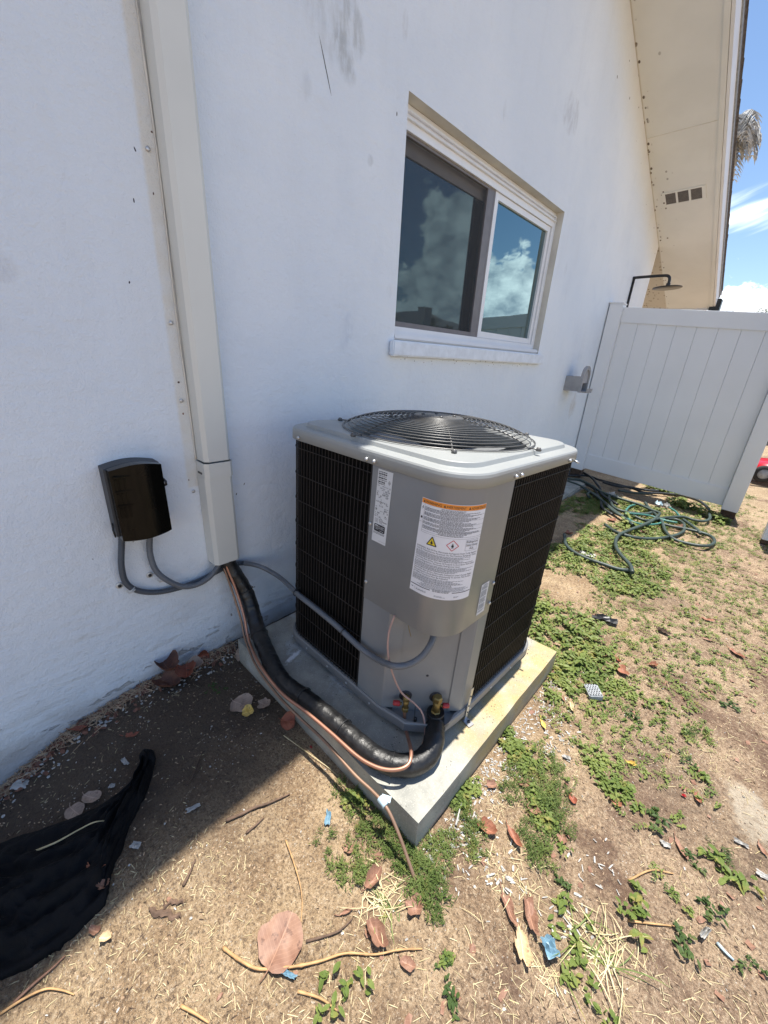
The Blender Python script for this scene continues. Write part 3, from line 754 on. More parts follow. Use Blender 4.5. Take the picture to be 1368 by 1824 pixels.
# ------------------------------------------------------------ white vinyl fence: panel between two posts
def fence_panel(name, label, x0, x1, y, z0, z1, drop, group=None, posts=(True, True), bot=None):
    root = empty(name, label, 'fence', (x0, y, 0), group)
    def W(x, yy, z): return (x, yy, z - drop * (x + x0 if False else x))
    def bx(m, lo, hi, bev=.0):
        k = MB(); k.box(lo, hi, bev=bev); k.v = [W(*v) for v in k.v]; m.add(k.v, k.f)
    L = x1 - x0
    a, b = .115, L - .115
    m = MB(); bx(m, (a, -.022, z1 - .150), (b, .022, z1 - .022), .004); m.build('rail', M['vinyl'], root, label='white top rail')
    m = MB(); bx(m, (a, -.022, z0 + .012), (b, .022, z0 + .165), .004); m.build('rail', M['vinyl'], root, label='white bottom rail')
    n = max(2, round((b - a) / .147)); w = (b - a) / n
    m = MB()
    for i in range(n):
        u = a + i * w
        # tongue-and-groove board with chamfered edges
        P = [(u, -.004), (u + .0035, -.010), (u + w - .0035, -.010), (u + w, -.004), (u + w, .004), (u + w - .0035, .010), (u + .0035, .010), (u, .004)]
        k = MB(); k.prism(P, z0 + .16, z1 - .145); k.v = [W(*v) for v in k.v]; m.add(k.v, k.f)
    m.build('board_panel', M['vinyl'], root)
    for s, u in zip(posts, (0, L - .115)):
        if not s: continue
        m = MB(); bx(m, (u, -.058, z0 - .01), (u + .115, .058, z1), .004)
        po = m.build('post', M['vinyl'], root)
        m = MB(); bx(m, (u - .004, -.062, z1 + .0005), (u + .119, .062, z1 + .014), .003); m.build('post_cap', M['vinyl'], po)
        m = MB(); bx(m, (u + .006, -.05, z0 - .09), (u + .109, .05, z0 - .011)); m.build('post_block', M['chipdark'], po)
    return root
fp = fence_panel('vinyl_fence', 'white vinyl privacy fence panel butting against the house wall', .008, 1.425, 4.44, .145, 1.70, .062)
fp.rotation_euler.z = math.radians(1.2)
gate = fence_panel('vinyl_gate', 'white vinyl post and gate cut off by the right edge of the photo', 1.60, 2.80, 3.98, .03, 1.66, 0)
# ------------------------------------------------------------ shower behind the fence
shw = empty('outdoor_shower', 'black rain shower head on an arm above the fence', 'shower', (0.0, 4.95, 1.2))
J = Matrix.Translation((0, -4.95, -1.2))
mb = MB(); mb.tube([J @ Vector(p) for p in [(.012, 4.93, .9), (.012, 4.93, 1.99)]], .011, 10)
mb.build('riser_pipe', M['blackpl'], shw)
mb = MB(); mb.tube([J @ p for p in catmull([(.0, 4.93, 1.99), (.10, 4.93, 1.992), (.25, 4.93, 1.992), (.30, 4.93, 1.985), (.318, 4.93, 1.955), (.318, 4.93, 1.90)], .01)], .0125, 10)
mb.lathe([(.0001, 0), (.018, 0), (.018, .03), (.0001, .03)], 12, J @ Matrix.Translation((.318, 4.93, 1.895)))
mb.build('arm', M['blackpl'], shw)
mb = MB(); mb.lathe([(.0001, 0), (.118, 0), (.122, .004), (.118, .008), (.03, .014), (.0001, .016)], 36, J @ Matrix.Translation((.318, 4.93, 1.882)) @ Matrix.Rotation(math.radians(-3), 4, 'Y'))
mb.build('shower_head', M['blackpl'], shw)

# ------------------------------------------------------------ hose bracket
hb = empty('hose_hanger', 'grey plastic hose hanger screwed to the wall beside the fence', 'hose hanger', (0, 3.78, 1.0))
M['zinc_white'] = mat('bright_zinc_plate', (.6, .6, .58), .4, metal=.2)
M['hanger'] = mat('grey_weathered_plastic', (.33, .33, .34), .6, var=.15, vscale=12, bump=.2)
J = Matrix.Translation((0, -3.78, -1.0))
def hpt(px, py, x): return on(px, py, 0, x)
mb = MB()
# arched back plate facing the yard, carried 13 cm off the wall on a box arm
def arch(w, hgt, z0, n=14):
    pts = [(-w, z0), (w, z0), (w, z0 + hgt)]
    pts += [(w * math.cos(a), z0 + hgt + w * math.sin(a)) for a in [math.pi * k / n for k in range(1, n)]] + [(-w, z0 + hgt)]
    return pts
Q = Matrix(((0, 0, 1, .125), (1, 0, 0, 0.0), (0, 1, 0, -.062), (0, 0, 0, 1)))
outer = arch(.085, .13, 0); inner = arch(.066, .10, .018)
n = len(outer)
vs = [Q @ Vector((u, v, w)) for w in (0, .022) for u, v in outer] + [Q @ Vector((u, v, w)) for w in (0, .022) for u, v in inner]
fs = [(i, (i + 1) % n, n + (i + 1) % n, n + i) for i in range(n)] + [(2 * n + i, 2 * n + (i + 1) % n, 3 * n + (i + 1) % n, 3 * n + i) for i in range(n)]
fs += [(i, (i + 1) % n, 2 * n + (i + 1) % n, 2 * n + i) for i in range(n)] + [(n + i, n + (i + 1) % n, 3 * n + (i + 1) % n, 3 * n + i) for i in range(n)]
mb.add(vs, fs)
mb.build('front_plate', M['hanger'], hb)
mb = MB()
mb.box((.001, -.078, -.055), (.125, -.066, .065)); mb.box((.001, .066, -.055), (.125, .078, .065))
mb.box((.001, -.066, .055), (.125, .066, .065)); mb.box((.001, -.066, -.055), (.125, .066, -.045)); mb.box((.001, -.066, -.045), (.008, .066, .055))
for z in (-.02, .015, .04): mb.box((.001, -.081, z), (.122, -.078, z + .004))
mb.build('box_arm', M['hanger'], hb)
mb = MB(); mb.add([Q @ Vector((u, v, .012)) for u, v in arch(.066, .045, .075)], [tuple(range(17))]); mb.build('upper_web', M['hanger'], hb, recalc=False)
mb = MB(); mb.box((.147, -.072, -.062), (.195, .072, -.050), bev=.004); mb.box((.187, -.07, -.05), (.196, .07, -.028), bev=.003); mb.build('hook_lip', M['hanger'], hb)

# ------------------------------------------------------------ black box on the wall
bx = empty('disconnect_box', 'black glossy service box with a smoked cover mounted on the white wall', 'electrical box', (0, .31, .71))
J = Matrix.Translation((0, -.31, -.71))
def B(px, py, x): return on(px, py, 0, x)
bw0, bw1, bz0, bz1 = -.073, .070, -.108, .100
mb = MB()
# side shell with an arched top
nseg = 12
def shell(x, inset=0.0):
    top = [(bw1 - inset - (bw1 - bw0 - 2 * inset) * k / nseg, bz1 - inset + .012 * math.sin(math.pi * k / nseg)) for k in range(nseg + 1)]
    bot = [(bw0 + inset, bz0 + inset), (bw1 - inset, bz0 + inset)]
    return [Vector((x, y, z)) for y, z in top + bot]
mb.loft([shell(.001), shell(.052), shell(.056, .004)], cap0=True, cap1=True)
mb.build('back_housing', M['boxside'], bx)
mb = MB()
rows = []
for j in range(13):                                           # bowed glossy cover
    z = bz0 - .004 + (bz1 - bz0 + .004) * j / 12
    row = []
    for i in range(17):
        u = i / 16; y = bw0 + .006 + (bw1 - bw0 - .008) * u
        x = .083 + .012 * math.sin(math.pi * u) ** .7 - .004 * (j / 12)
        zz = z + (.012 * math.sin(math.pi * u) if j == 12 else 0) - (.006 * math.sin(math.pi * u) if j == 0 else 0)
        row.append(Vector((x, y, zz)))
    rows.append(row)
mb.loft(rows, closed=False, sm=True)
b0 = [Vector((.0565, v.y, v.z)) for v in rows[0]]; t0 = [Vector((.0565, v.y, v.z)) for v in rows[-1]]
mb.loft([b0, rows[0]], closed=False); mb.loft([rows[-1], t0], closed=False)
mb.loft([[Vector((.0565, r_[0].y, r_[0].z)) for r_ in rows], [r_[0] for r_ in rows]], closed=False)
mb.loft([[r_[-1] for r_ in rows], [Vector((.0565, r_[-1].y, r_[-1].z)) for r_ in rows]], closed=False)
cv = mb.build('smoked_cover', M['gloss'], bx)
mb = MB()
for k in range(3):
    z = .075 - k * .042
    for q in range(3): mb.box((.086, -.060 + q * .011, z - .030), (.0925, -.054 + q * .011, z + .002), bev=.001)
    mb.box((.085, -.064, z + .004), (.0935, -.020, z + .010), bev=.002)
mb.build('cover_vent', M['gloss'], cv)
mb = MB(); mb.tube([(.068, .0695, .052), (.08, .0725, .046), (.08, .0725, .036), (.068, .0695, .030)], .004, 6); mb.build('latch', M['blackpl'], bx)
mb = MB(); mb.tube([(.03, bw0 - .001, -.07), (.045, bw0 - .006, -.085), (.05, bw0 - .004, -.108)], .0025, 6); mb.build('side_cable', M['blackpl'], bx)

# ribbed flexible conduits below the box
def ribs(i, a, L): return 1.0 + .10 * math.sin(L * 2 * math.pi / .0052)
def conduit(name, label, pts, r, m, ridge=True, cat='conduit', group=None):
    c = catmull(pts, .0013 if ridge else .008)
    mb = MB(); mb.tube(c, r, 12, rf=ribs if ridge else None)
    o = mb.build(name, m, recalc=False); return props(o, label, cat, group)
conduit('flexible_conduit', 'slate ribbed conduit hanging from the left port of the black box',
        [B(217, 940, .03), B(216, 975, .03), B(216, 1010, .028), B(224, 1038, .022), B(245, 1052, .018), B(280, 1055, .016), B(320, 1047, .016), B(355, 1034, .016), B(385, 1019, .022), B(410, 1006, .018), B(432, 1003, .02)], .0088, M['conduitdk'])
conduit('flexible_conduit', 'grey ribbed conduit hanging from the right port of the black box',
        [B(270, 935, .03), B(266, 965, .03), B(268, 992, .03), B(278, 1017, .032), B(298, 1034, .034), B(326, 1045, .036), B(352, 1041, .04), B(374, 1027, .046), B(388, 1008, .05), B(391, 990, .05)], .009, M['conduit'])
for k, (px, py, x) in enumerate([(212, 1043, .02), (266, 1024, .024)]):
    root = empty('conduit_clamp', ['metal strap clamp screwed to the wall on the left conduit', 'metal strap clamp screwed to the wall on the right conduit'][k], 'clamp', B(px, py, .002), 'conduit clamps')
    mb = MB(); mb.lathe([(0.0001, 0), (.0105, 0), (.0105, .002), (.0095, .003), (.0001, .0032)], 16, Matrix.Rotation(math.pi / 2, 4, 'Y')); mb.build('clamp_foot', M['zinc_white'], root)
    mb = MB(); mb.lathe([(0.0001, 0.0035), (.0055, .0035), (.0055, .006), (.0001, .0065)], 8, Matrix.Rotation(math.pi / 2, 4, 'Y')); mb.build('screw_head', M['blackpl'], root)
    e = B(px + 17, py + 2, .0) - root.location
    tv = (B(*[(232, 1046), (290, 1028)][k], .02) - B(*[(222, 1034), (276, 1014)][k], .02)).normalized()
    pv = Vector((0, tv.z, -tv.y))
    m = MB()
    for s in (-.0045, .0015):
        arc = [e + tv * (s + .004) + Vector((.018 + .0125 * math.sin(a) if True else 0, 0, 0)) + pv * .0115 * math.cos(a) for a in [math.pi * j / 10 for j in range(11)]]
        m.tube(arc, .0022, 6)
    m.box((0, 0, 0), (.001, .012, .003), Matrix.Translation((.0015, .004, -.001)))
    m.build('clamp_band', M['zinc_white'], root)

# ------------------------------------------------------------ air conditioner
ac = empty('air_conditioner', 'grey outdoor air conditioner unit with black louvered sides and a domed fan guard', 'air conditioner')
ac.matrix_world = AC_MAT
NA = 128
def rsq(h, rc, n=NA):
    """rounded square sampled at even angles"""
    out = []
    for k in range(n):
        a = 2 * math.pi * (k + .5) / n; c, s = math.cos(a), math.sin(a)
        lo, hi = 0.0, h * 1.5
        for _ in range(30):
            m_ = (lo + hi) / 2; x, y = abs(m_ * c), abs(m_ * s)
            dx, dy = max(x - (h - rc), 0), max(y - (h - rc), 0)
            if math.hypot(dx, dy) <= rc: lo = m_
            else: hi = m_
        out.append((lo * c, lo * s))
    return out
def circ(r_, n=NA): return [(r_ * math.cos(2 * math.pi * (k + .5) / n), r_ * math.sin(2 * math.pi * (k + .5) / n)) for k in range(n)]
def at(ps, z): return [Vector((x, y, z)) for x, y in ps]

# base pan with cut corner
RC = .09
def pan_outline(h):
    P = []
    for cx, cy, a0 in ((-1, -1, 180), (1, -1, 270), (1, 1, 0), (-1, 1, 90)):
        if (cx, cy) == (1, -1):
            P += [(.165, -h), (.20, -h + .006), (.232, -h + .012), (.262, -h + .016), (.345, -.262), (.348, -.235), (h - .002, -.20), (h, -.165)]
        else:
            for k in range(9):
                a = math.radians(a0 + 90 * k / 8); P.append((cx * (h - RC) + RC * math.cos(a), cy * (h - RC) + RC * math.sin(a)))
    return P
mb = MB()
o1, o2 = pan_outline(.354), pan_outline(.350)
mb.loft([at(o1, 0), at(o1, .026), at(o2, .030), at(pan_outline(.342), .030), at(pan_outline(.340), .016)], cap0=True, cap1=True)
for sx in (-.26, .22):
    for sy in (-.2, .26): mb.lathe([(.03, -.016), (.03, 0)], 16, Matrix.Translation((sx, sy, 0)))
pan = mb.build('base_pan', M['panmetal'], ac)
mb = MB()
def stud(m, p, nrm, r_=.0045, h_=.003, seg=8):
    q = Vector((0, 0, 1)).rotation_difference(Vector(nrm)).to_matrix().to_4x4()
    m.lathe([(r_, 0), (r_, h_ * .6), (r_ * .6, h_), (.0001, h_ * 1.05)], seg, Matrix.Translation(p) @ q)
def screws(name, items, par, r_=.0045, h_=.003, seg=8):
    for p_, n_ in items:
        k_ = MB(); stud(k_, p_, n_, r_, h_, seg); k_.build(name, M['screw'], par)
screws('rim_screw', [((x, -.354, .013), (0, -1, 0)) for x in (-.29, -.2, -.08, .02, .13)] + [((.354, y, .013), (1, 0, 0)) for y in (-.13, 0, .14, .29)], pan, .004)

# coil ring (hollow) behind the louvers
mb = MB()
def chamfer(P, lim):
    out = []
    for x, y in P:
        e = (x - y) - lim
        out.append((x - e / 2, y + e / 2) if e > 0 else (x, y))
    return out
g0, g1 = chamfer(rsq(.3405, .087), .455), chamfer(rsq(.312, .065), .42)
M['coil'].name = 'black_coil_fins'
mb.loft([at(g0, .031), at(g0, H - .002), at(g1, H - .002), at(g1, .031)], sm=False)
tcoil = NT('coil_fins', .65)
fin = tcoil.math('SINE', tcoil.math('MULTIPLY', tcoil.math('ADD', tcoil.X, tcoil.Y), 2100.0))
tcoil.b.inputs['Specular IOR Level'].default_value = .06
tcoil.color(tcoil.mix(tcoil.ss(fin, -.2, .9), (.002, .002, .002), (.009, .008, .007)))
mb.build('coil', tcoil.m, ac)

# louver guards: vertical wires and horizontal rods on all four sides, bending round the rear corners
GH = .3455
def perim(h, rc):
    """path round the cabinet from the left seam, clockwise seen from above, to the right seam; list of (x, y, nx, ny, s)"""
    pts = []
    def line(a, b, nrm):
        L = math.hypot(b[0] - a[0], b[1] - a[1]); k = max(1, int(L / .004))
        for i in range(k): pts.append((a[0] + (b[0] - a[0]) * i / k, a[1] + (b[1] - a[1]) * i / k, *nrm))
    def arc(cx, cy, a0, a1):
        k = 36
        for i in range(k):
            a = math.radians(a0 + (a1 - a0) * i / k); pts.append((cx + rc * math.cos(a), cy + rc * math.sin(a), math.cos(a), math.sin(a)))
    c = h - rc
    line((.060, -h), (-c, -h), (0, -1)); arc(-c, -c, 270, 180); line((-h, -c), (-h, c), (-1, 0)); arc(-c, c, 180, 90)
    line((-c, h), (c, h), (0, 1)); arc(c, c, 90, 0); line((h, c), (h, -.120), (1, 0)); pts.append((h, -.120, 1, 0))
    s_ = 0; out = []
    for i, p in enumerate(pts):
        if i: s_ += math.hypot(p[0] - pts[i - 1][0], p[1] - pts[i - 1][1])
        out.append((*p, s_))
    return out
PR = perim(GH, RC)
Ltot = PR[-1][4]
def ats(s_):
    lo, hi = 0, len(PR) - 1
    while hi - lo > 1:
        m_ = (lo + hi) // 2
        if PR[m_][4] <= s_: lo = m_
        else: hi = m_
    a, b = PR[lo], PR[hi]; t_ = (s_ - a[4]) / max(1e-9, b[4] - a[4])
    return [a[i] + (b[i] - a[i]) * t_ for i in range(4)]
cuts = [0, .3175 + .0707, .3175 + .1414 + .511 + .0707, .3175 + .1414 * 2 + .511 * 2 + .0707, Ltot]
for a, b, lb in zip(cuts, cuts[1:], ('near side guard', 'wall side guard', 'far side guard', 'yard side guard')):
    mb = MB()
    n = round((b - a) / .0150)
    for i in range(n + (1 if b == Ltot else 0)):
        x, y, nx_, ny_ = ats(a + (b - a) * i / n)
        tx, ty = -ny_, nx_
        w, dp = .00095, .0018
        jit = rng.uniform(-.0006, .0006)
        P = [(x + tx * (w + jit) , y + ty * (w + jit)), (x - tx * (w - jit), y - ty * (w - jit)), (x - tx * (w - jit) - nx_ * dp, y - ty * (w - jit) - ny_ * dp), (x + tx * (w + jit) - nx_ * dp, y + ty * (w + jit) - ny_ * dp)]
        mb.prism(P, .030, H + .004)
    for k in range(9):
        z = .045 + k * .0865
        rgn = [PR[i] for i in range(len(PR)) if a - 1e-6 <= PR[i][4] <= b + 1e-6]
        mb.tube([(p[0] + p[2] * .0006, p[1] + p[3] * .0006, z) for p in rgn[::2] + [rgn[-1]]], .0015, 5)
    mb.build('louver_guard', M['louver'], ac, label=lb)

# sheet-metal corner
def corner_pts(h, x0, y1, rc=RC, n=16):
    c = h - rc
    P = [(x0, -h)] + [(x0 + (c - x0) * k / 4, -h) for k in range(1, 4)]
    P += [(c + rc * math.cos(math.radians(270 + 90 * k / n)), -c + rc * math.sin(math.radians(270 + 90 * k / n))) for k in range(n + 1)]
    P += [(h, -c + (y1 + c) * k / 4) for k in range(1, 5)]
    return P
ZP = .366
mb = MB()
po_, pi_ = corner_pts(.3485, .067, -.125), corner_pts(.3460, .067, -.125)
mb.loft([at(po_, H + .006), at(po_, ZP + .001), at(corner_pts(.3478, .067, -.125), ZP), at(pi_, ZP), at(corner_pts(.334, .067, -.125), ZP + .0015)], closed=False, sm=True)
mb.loft([at(pi_, H + .006), at(pi_, ZP)], closed=False, sm=True)
mb.add([(.067, -.3485, ZP), (.067, -.3485, H), (.067, -.334, H), (.067, -.334, ZP)], [(0, 1, 2, 3)])
mb.add([(.3485, -.125, ZP), (.3485, -.125, H), (.334, -.125, H), (.334, -.125, ZP)], [(0, 1, 2, 3)])
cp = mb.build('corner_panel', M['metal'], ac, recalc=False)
screws('screw', [((.073, -.3485, .42), (0, -1, 0)), ((.073, -.3485, .60), (0, -1, 0)), ((.3485, -.131, .465), (1, 0, 0)), ((.3485, -.131, .40), (1, 0, 0))], cp, .0055, .004)
mb = MB(); mb.loft([at([(.064, -.346), (.0645, -.3492), (.067, -.3492)], H), at([(.064, -.346), (.0645, -.3492), (.067, -.3492)], .03)], closed=False); mb.build('seam_strip', M['louver'], cp, recalc=False)
def folded(path, z0, z1, name, lb):
    m = MB(); m.loft([at(path, z1), at(path, z0)], closed=False); return m.build(name, M['metal'], ac, recalc=False, label=lb)
folded([(.067, -.334), (.067, -.3475), (.172, -.3475), (.176, -.346), (.203, -.3165)], .028, ZP + .02, 'corner_post', 'left lower corner post')
folded([(.319, -.2035), (.3435, -.180), (.3472, -.174), (.3472, -.125), (.334, -.125)], .028, ZP + .02, 'corner_post', 'right lower corner post')
# recessed service panel between the posts
mb = MB()
mb.loft([at([(.196, -.3205), (.3225, -.194)], .47), at([(.196, -.3205), (.3225, -.194)], .016)], closed=False)
sp = mb.build('service_panel', M['metal'], ac, recalc=False)
mb = MB(); mb.lathe([(.004, 0), (.004, .0006), (.0001, .0007)], 10, Matrix.Translation((.262, -.2545, .155)) @ Vector((0, 0, 1)).rotation_difference(Vector((1, -1, 0))).to_matrix().to_4x4()); mb.build('screw_hole', M['ink'], sp)
q45 = Vector((0, 0, 1)).rotation_difference(Vector((1, -1, 0))).to_matrix().to_4x4()
for u in (.036, .128):
    p = Vector((.196 + u * .7071, -.3205 + u * .7071, .075))
    mb = MB(); mb.lathe([(.0195, 0), (.0195, .001), (.0001, .0012)], 18, Matrix.Translation(p) @ q45); mb.build('pipe_hole', M['ink'], sp)
mb = MB(); mb.tube([(.196, -.3225, .03), (.196, -.3225, .366)], .0015, 4); mb.tube([(.3235, -.196, .03), (.3235, -.196, .366)], .003, 4); mb.build('panel_seam', M['ink'], sp)

# lid
mb = MB()
LH, LR = .3560, .100
s0 = H - .002
rings_ = [at(rsq(LH - .003, LR), s0), at(rsq(LH, LR), s0 + .001), at(rsq(LH, LR), s0 + .024), at(rsq(LH - .0012, LR), s0 + .0305), at(rsq(LH - .004, LR - .002), s0 + .0345), at(rsq(LH - .009, LR - .006), s0 + .0365),
          at(rsq(LH - .034, LR - .02), s0 + .0372), at(rsq(LH - .0365, LR - .022), s0 + .0375), at(rsq(LH - .041, LR - .026), s0 + .0475), at(rsq(LH - .0435, LR - .028), s0 + .0488),
          at(rsq(LH - .055, LR - .02), s0 + .0492), at(circ(.292), s0 + .0505), at(circ(.284), s0 + .048), at(circ(.279), s0 + .036), at(circ(.277), s0 - .05), at(circ(.279), s0 - .05)]
bands = [(0, 2), (2, 3), (3, 4), (4, 6), (6, 7), (7, 8), (8, 9), (9, 11), (11, 13), (13, 15)]
for a_, b_ in bands: mb.loft(rings_[a_:b_ + 1], sm=True)
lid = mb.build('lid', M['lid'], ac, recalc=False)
ZL = s0 + .0505
for p, nn in [((.052, -LH, s0 + .010), (0, -1, 0)), ((.080, -LH, s0 + .010), (0, -1, 0)), ((LH, -.145, s0 + .010), (1, 0, 0)), ((LH, -.115, s0 + .010), (1, 0, 0)), ((LH, .21, s0 + .01), (1, 0, 0)), ((-.25, -LH, s0 + .01), (0, -1, 0))]:
    screws('screw', [(p, nn)], lid, .0055, .007, 10)
mb = MB()
mb.tube([(LH - .003, .262, s0 + .004), (LH + .014, .262, s0 - .001)], .0035, 6)
mb.build('clip', M['screw'], lid)

# fan inside the opening
mb = MB()
for b_ in range(3):
    rows = []
    for i in range(10):
        rr = .06 + .205 * i / 9; row = []
        for j in range(9):
            u = j / 8 - .5
            a = math.radians(120 * b_ + 75) + u * (1.25 - .2 * i / 9) + .25 * (i / 9) ** 2
            z = s0 - .035 - u * .075 * (.6 + .4 * i / 9) + .012 * (1 - (2 * u) ** 2)
            row.append(Vector((rr * math.cos(a), rr * math.sin(a), z)))
        rows.append(row)
    mb.loft(rows, closed=False, sm=True)
fan = mb.build('fan', M['blade'], ac, recalc=False)
mb = MB(); mb.lathe([(.0001, s0 - .075), (.062, s0 - .075), (.066, s0 - .07), (.066, s0 - .02), (.058, s0 - .012), (.0001, s0 - .008)], 28); mb.build('fan_hub', M['blackpl'], fan)
mb = MB(); mb.lathe([(.0001, s0 - .2), (.075, s0 - .2), (.08, s0 - .19), (.08, s0 - .09), (.07, s0 - .08), (.0001, s0 - .078)], 28); mb.build('motor', M['blackpl'], fan)
# domed wire guard
def dome(rr): 
    t_ = min(1, rr / .302)
    return ZL + .004 + (H + .098 - ZL - .004) * (1 - t_ ** 3.4) ** .9
mb = MB()
R_ = .302
for i in range(27):
    rr = .078 + (R_ - .078) * i / 26 if i < 22 else None
    if rr is None: break
radii = [.076]
while radii[-1] < R_ - .004:
    rr = radii[-1]; slope = (dome(rr + .002) - dome(rr)) / .002
    radii.append(rr + .0146 / math.sqrt(1 + slope * slope))
radii[-1] = R_
radii.append(R_ + .001)
for k, rr in enumerate(radii):
    z = dome(min(rr, R_)) if k < len(radii) - 1 else ZL + .0035
    mb.tube([(rr * math.cos(a), rr * math.sin(a), z) for a in [2 * math.pi * j / 96 for j in range(97)]], .0016, 5, caps=False)
guard = mb.build('fan_guard', M['wire'], ac)
for k in range(7):
    a = math.radians(-97 + 51.43 * k)
    pr = [(rr, dome(rr) - .0032) for rr in [.05 + (R_ - .05) * j / 22 for j in range(23)]] + [(R_ + .002, ZL + .003), (R_ + .012, ZL + .003), (R_ + .034, ZL + .003)]
    m = MB(); m.tube([(rr * math.cos(a), rr * math.sin(a), z) for rr, z in pr], .0023, 6)
    fx, fy = (R_ + .026) * math.cos(a), (R_ + .026) * math.sin(a)
    m.lathe([(.0075, ZL - .001), (.0075, ZL + .004), (.005, ZL + .009), (.0001, ZL + .010)], 8, Matrix.Translation((fx, fy, 0)))
    m.build('guard_rib', M['wire'], guard)
mb = MB(); mb.lathe([(.0001, H + .094), (.078, H + .094), (.080, H + .0965), (.076, H + .0985), (.03, H + .1), (.0001, H + .1)], 40)
for k in range(4):
    a = math.radians(45 + 90 * k); stud(mb, (.05 * math.cos(a), .05 * math.sin(a), H + .0985), (0, 0, 1), .006, .005)
mb.build('centre_plate', M['wire'], guard)

# ---- labels wrapped on the corner panel
def wrap(s_, z, off):
    """s_: distance along the panel from the left seam"""
    h = .3485 + off; c = .3485 - RC; L1 = c - .067
    if s_ < L1: return Vector((.067 + s_, -h, z))
    A = RC * math.pi / 2
    if s_ < L1 + A:
        a = math.radians(270) + (s_ - L1) / RC
        return Vector((c + (RC + off) * math.cos(a), -c + (RC + off) * math.sin(a), z))
    return Vector((h, -c + (s_ - L1 - A), z))
class Lab:
    """flat art laid on the panel; u right, v down from the top left corner, sheared by lean"""
    def __init__(s, s0_, z0_, lean=0.0): s.s0, s.z0, s.lean = s0_, z0_, lean
    def P(s, u, v, off): return wrap(s.s0 + u - s.lean * v, s.z0 - v, off)
    def rect(s, mb, u0, v0, u1, v1, off, step=.006):
        n = max(1, int((u1 - u0) / step)); vs = [s.P(u0 + (u1 - u0) * i / n, v, off) for v in (v0, v1) for i in range(n + 1)]
        mb.add(vs, [(i, i + 1, n + 2 + i, n + 1 + i) for i in range(n)])
    def poly(s, mb, pts, off):
        mb.add([s.P(u, v, off) for u, v in pts], [tuple(range(len(pts)))])
    def text(s, mb, txt, u, v, size, off, align='LEFT', squeeze=1.0, maxw=None):
        cu = bpy.data.curves.new('lettering', 'FONT'); cu.body = txt; cu.size = size; cu.align_x = align; cu.resolution_u = 2
        ob = bpy.data.objects.new('lettering', cu); COL.objects.link(ob)
        bpy.context.view_layer.update()
        me = ob.evaluated_get(bpy.context.evaluated_depsgraph_get()).to_mesh()
        xs = [q.co.x for q in me.vertices]
        if maxw and xs and (max(xs) - min(xs)) * squeeze > maxw: squeeze = maxw / (max(xs) - min(xs))
        vs = [s.P(u + q.co.x * squeeze, v - q.co.y, off) for q in me.vertices]
        mb.add(vs, [tuple(p.vertices) for p in me.polygons])
        bpy.data.objects.remove(ob); bpy.data.curves.remove(cu)
    def fine(s, mb, u0, v, u1, h, rr, off, step=.004):
        """a line of print too small to read, as word-length dashes"""
        u = u0
        while u < u1 - .002:
            w = rr.uniform(.002, .008); e = min(u + w, u1)
            s.rect(mb, u, v, e, v + h * rr.uniform(.75, 1.0), off, .006); u = e + .0011
E1, E2, E3 = .0007, .0011, .0015
rr_ = random.Random(11)
# warning label
W_, Hh = .1685, .2480
lab = Lab(.1700, .7235, .028)
m = MB()
n_ = 28
def edge_round(u): return 0
vs = []
for j in range(2):
    for i in range(n_ + 1): vs.append(lab.P(W_ * i / n_, Hh * j, E1))
m.add(vs, [(i, i + 1, n_ + 2 + i, n_ + 1 + i) for i in range(n_)])
wl = m.build('warning_label', M['sheet'], ac, recalc=False)
m = MB(); lab.rect(m, .001, .001, W_ - .001, .0125, E2); m.build('header_band', M['orange'], wl, recalc=False)
ink = MB(); fin_ = MB()
for k, (txt, u) in enumerate([('WARNING', .012), ('AVERTISSEMENT', .064), ('ADVERTENCIA', .121)]):
    lab.poly(ink, [(u - .0065, .0102), (u - .0015, .0102), (u - .004, .004)], E3)
    lab.text(ink, txt, u, .0102, .0085, E3, maxw=.044)
lab.rect(ink, .010, .0125, .0104, .083, E2)
for v in (.0125, .0245, .037, .049, .0585, .0685, .0785, .083): lab.rect(ink, .0005 if v in (.0585,) else .0104, v, W_ - .0005, v + .00035, E2)
lab.poly(ink, [(.0052, .019), (.0068, .019), (.0058, .0225), (.0075, .0225), (.0045, .029), (.0053, .0245), (.0038, .0245)], E2)
lab.poly(ink, [(.003, .047), (.0045, .0445), (.0065, .0445), (.008, .047), (.008, .0505), (.003, .0505)], E2)
v = .0148
while v < .079:
    row = int((v - .0148) / .0024)
    if row % 5 == 0: lab.fine(fin_, .052 + rr_.random() * .004, v, .105 + rr_.random() * .012, .0015, rr_, E2)
    else: lab.fine(ink, .012, v, W_ - rr_.uniform(.006, .05), .00125, rr_, E2)
    v += .0024
# pictograms
m = MB(); lab.poly(m, [(.0315, .1095), (.0555, .1095), (.0435, .0875)], E3); tri = m.build('flame_triangle', M['yellow'], wl, recalc=False)
for a_, b_ in (((.0315, .1095), (.0555, .1095)), ((.0555, .1095), (.0435, .0875)), ((.0435, .0875), (.0315, .1095))):
    dx, dy = b_[0] - a_[0], b_[1] - a_[1]; L_ = math.hypot(dx, dy); ox, oy = -dy / L_ * .0011, dx / L_ * .0011
    lab.poly(ink, [(a_[0] - ox, a_[1] - oy), (b_[0] - ox, b_[1] - oy), (b_[0] + ox, b_[1] + oy), (a_[0] + ox, a_[1] + oy)], E3 + .0004)
FL = [(0, 1), (.42, .82), (.55, .45), (.40, .08), (.26, .2), (.30, -.2), (.05, -.62), (-.08, -1), (-.22, -.5), (-.10, -.1), (-.34, -.22), (-.38, .05), (-.55, .35), (-.40, .8)]
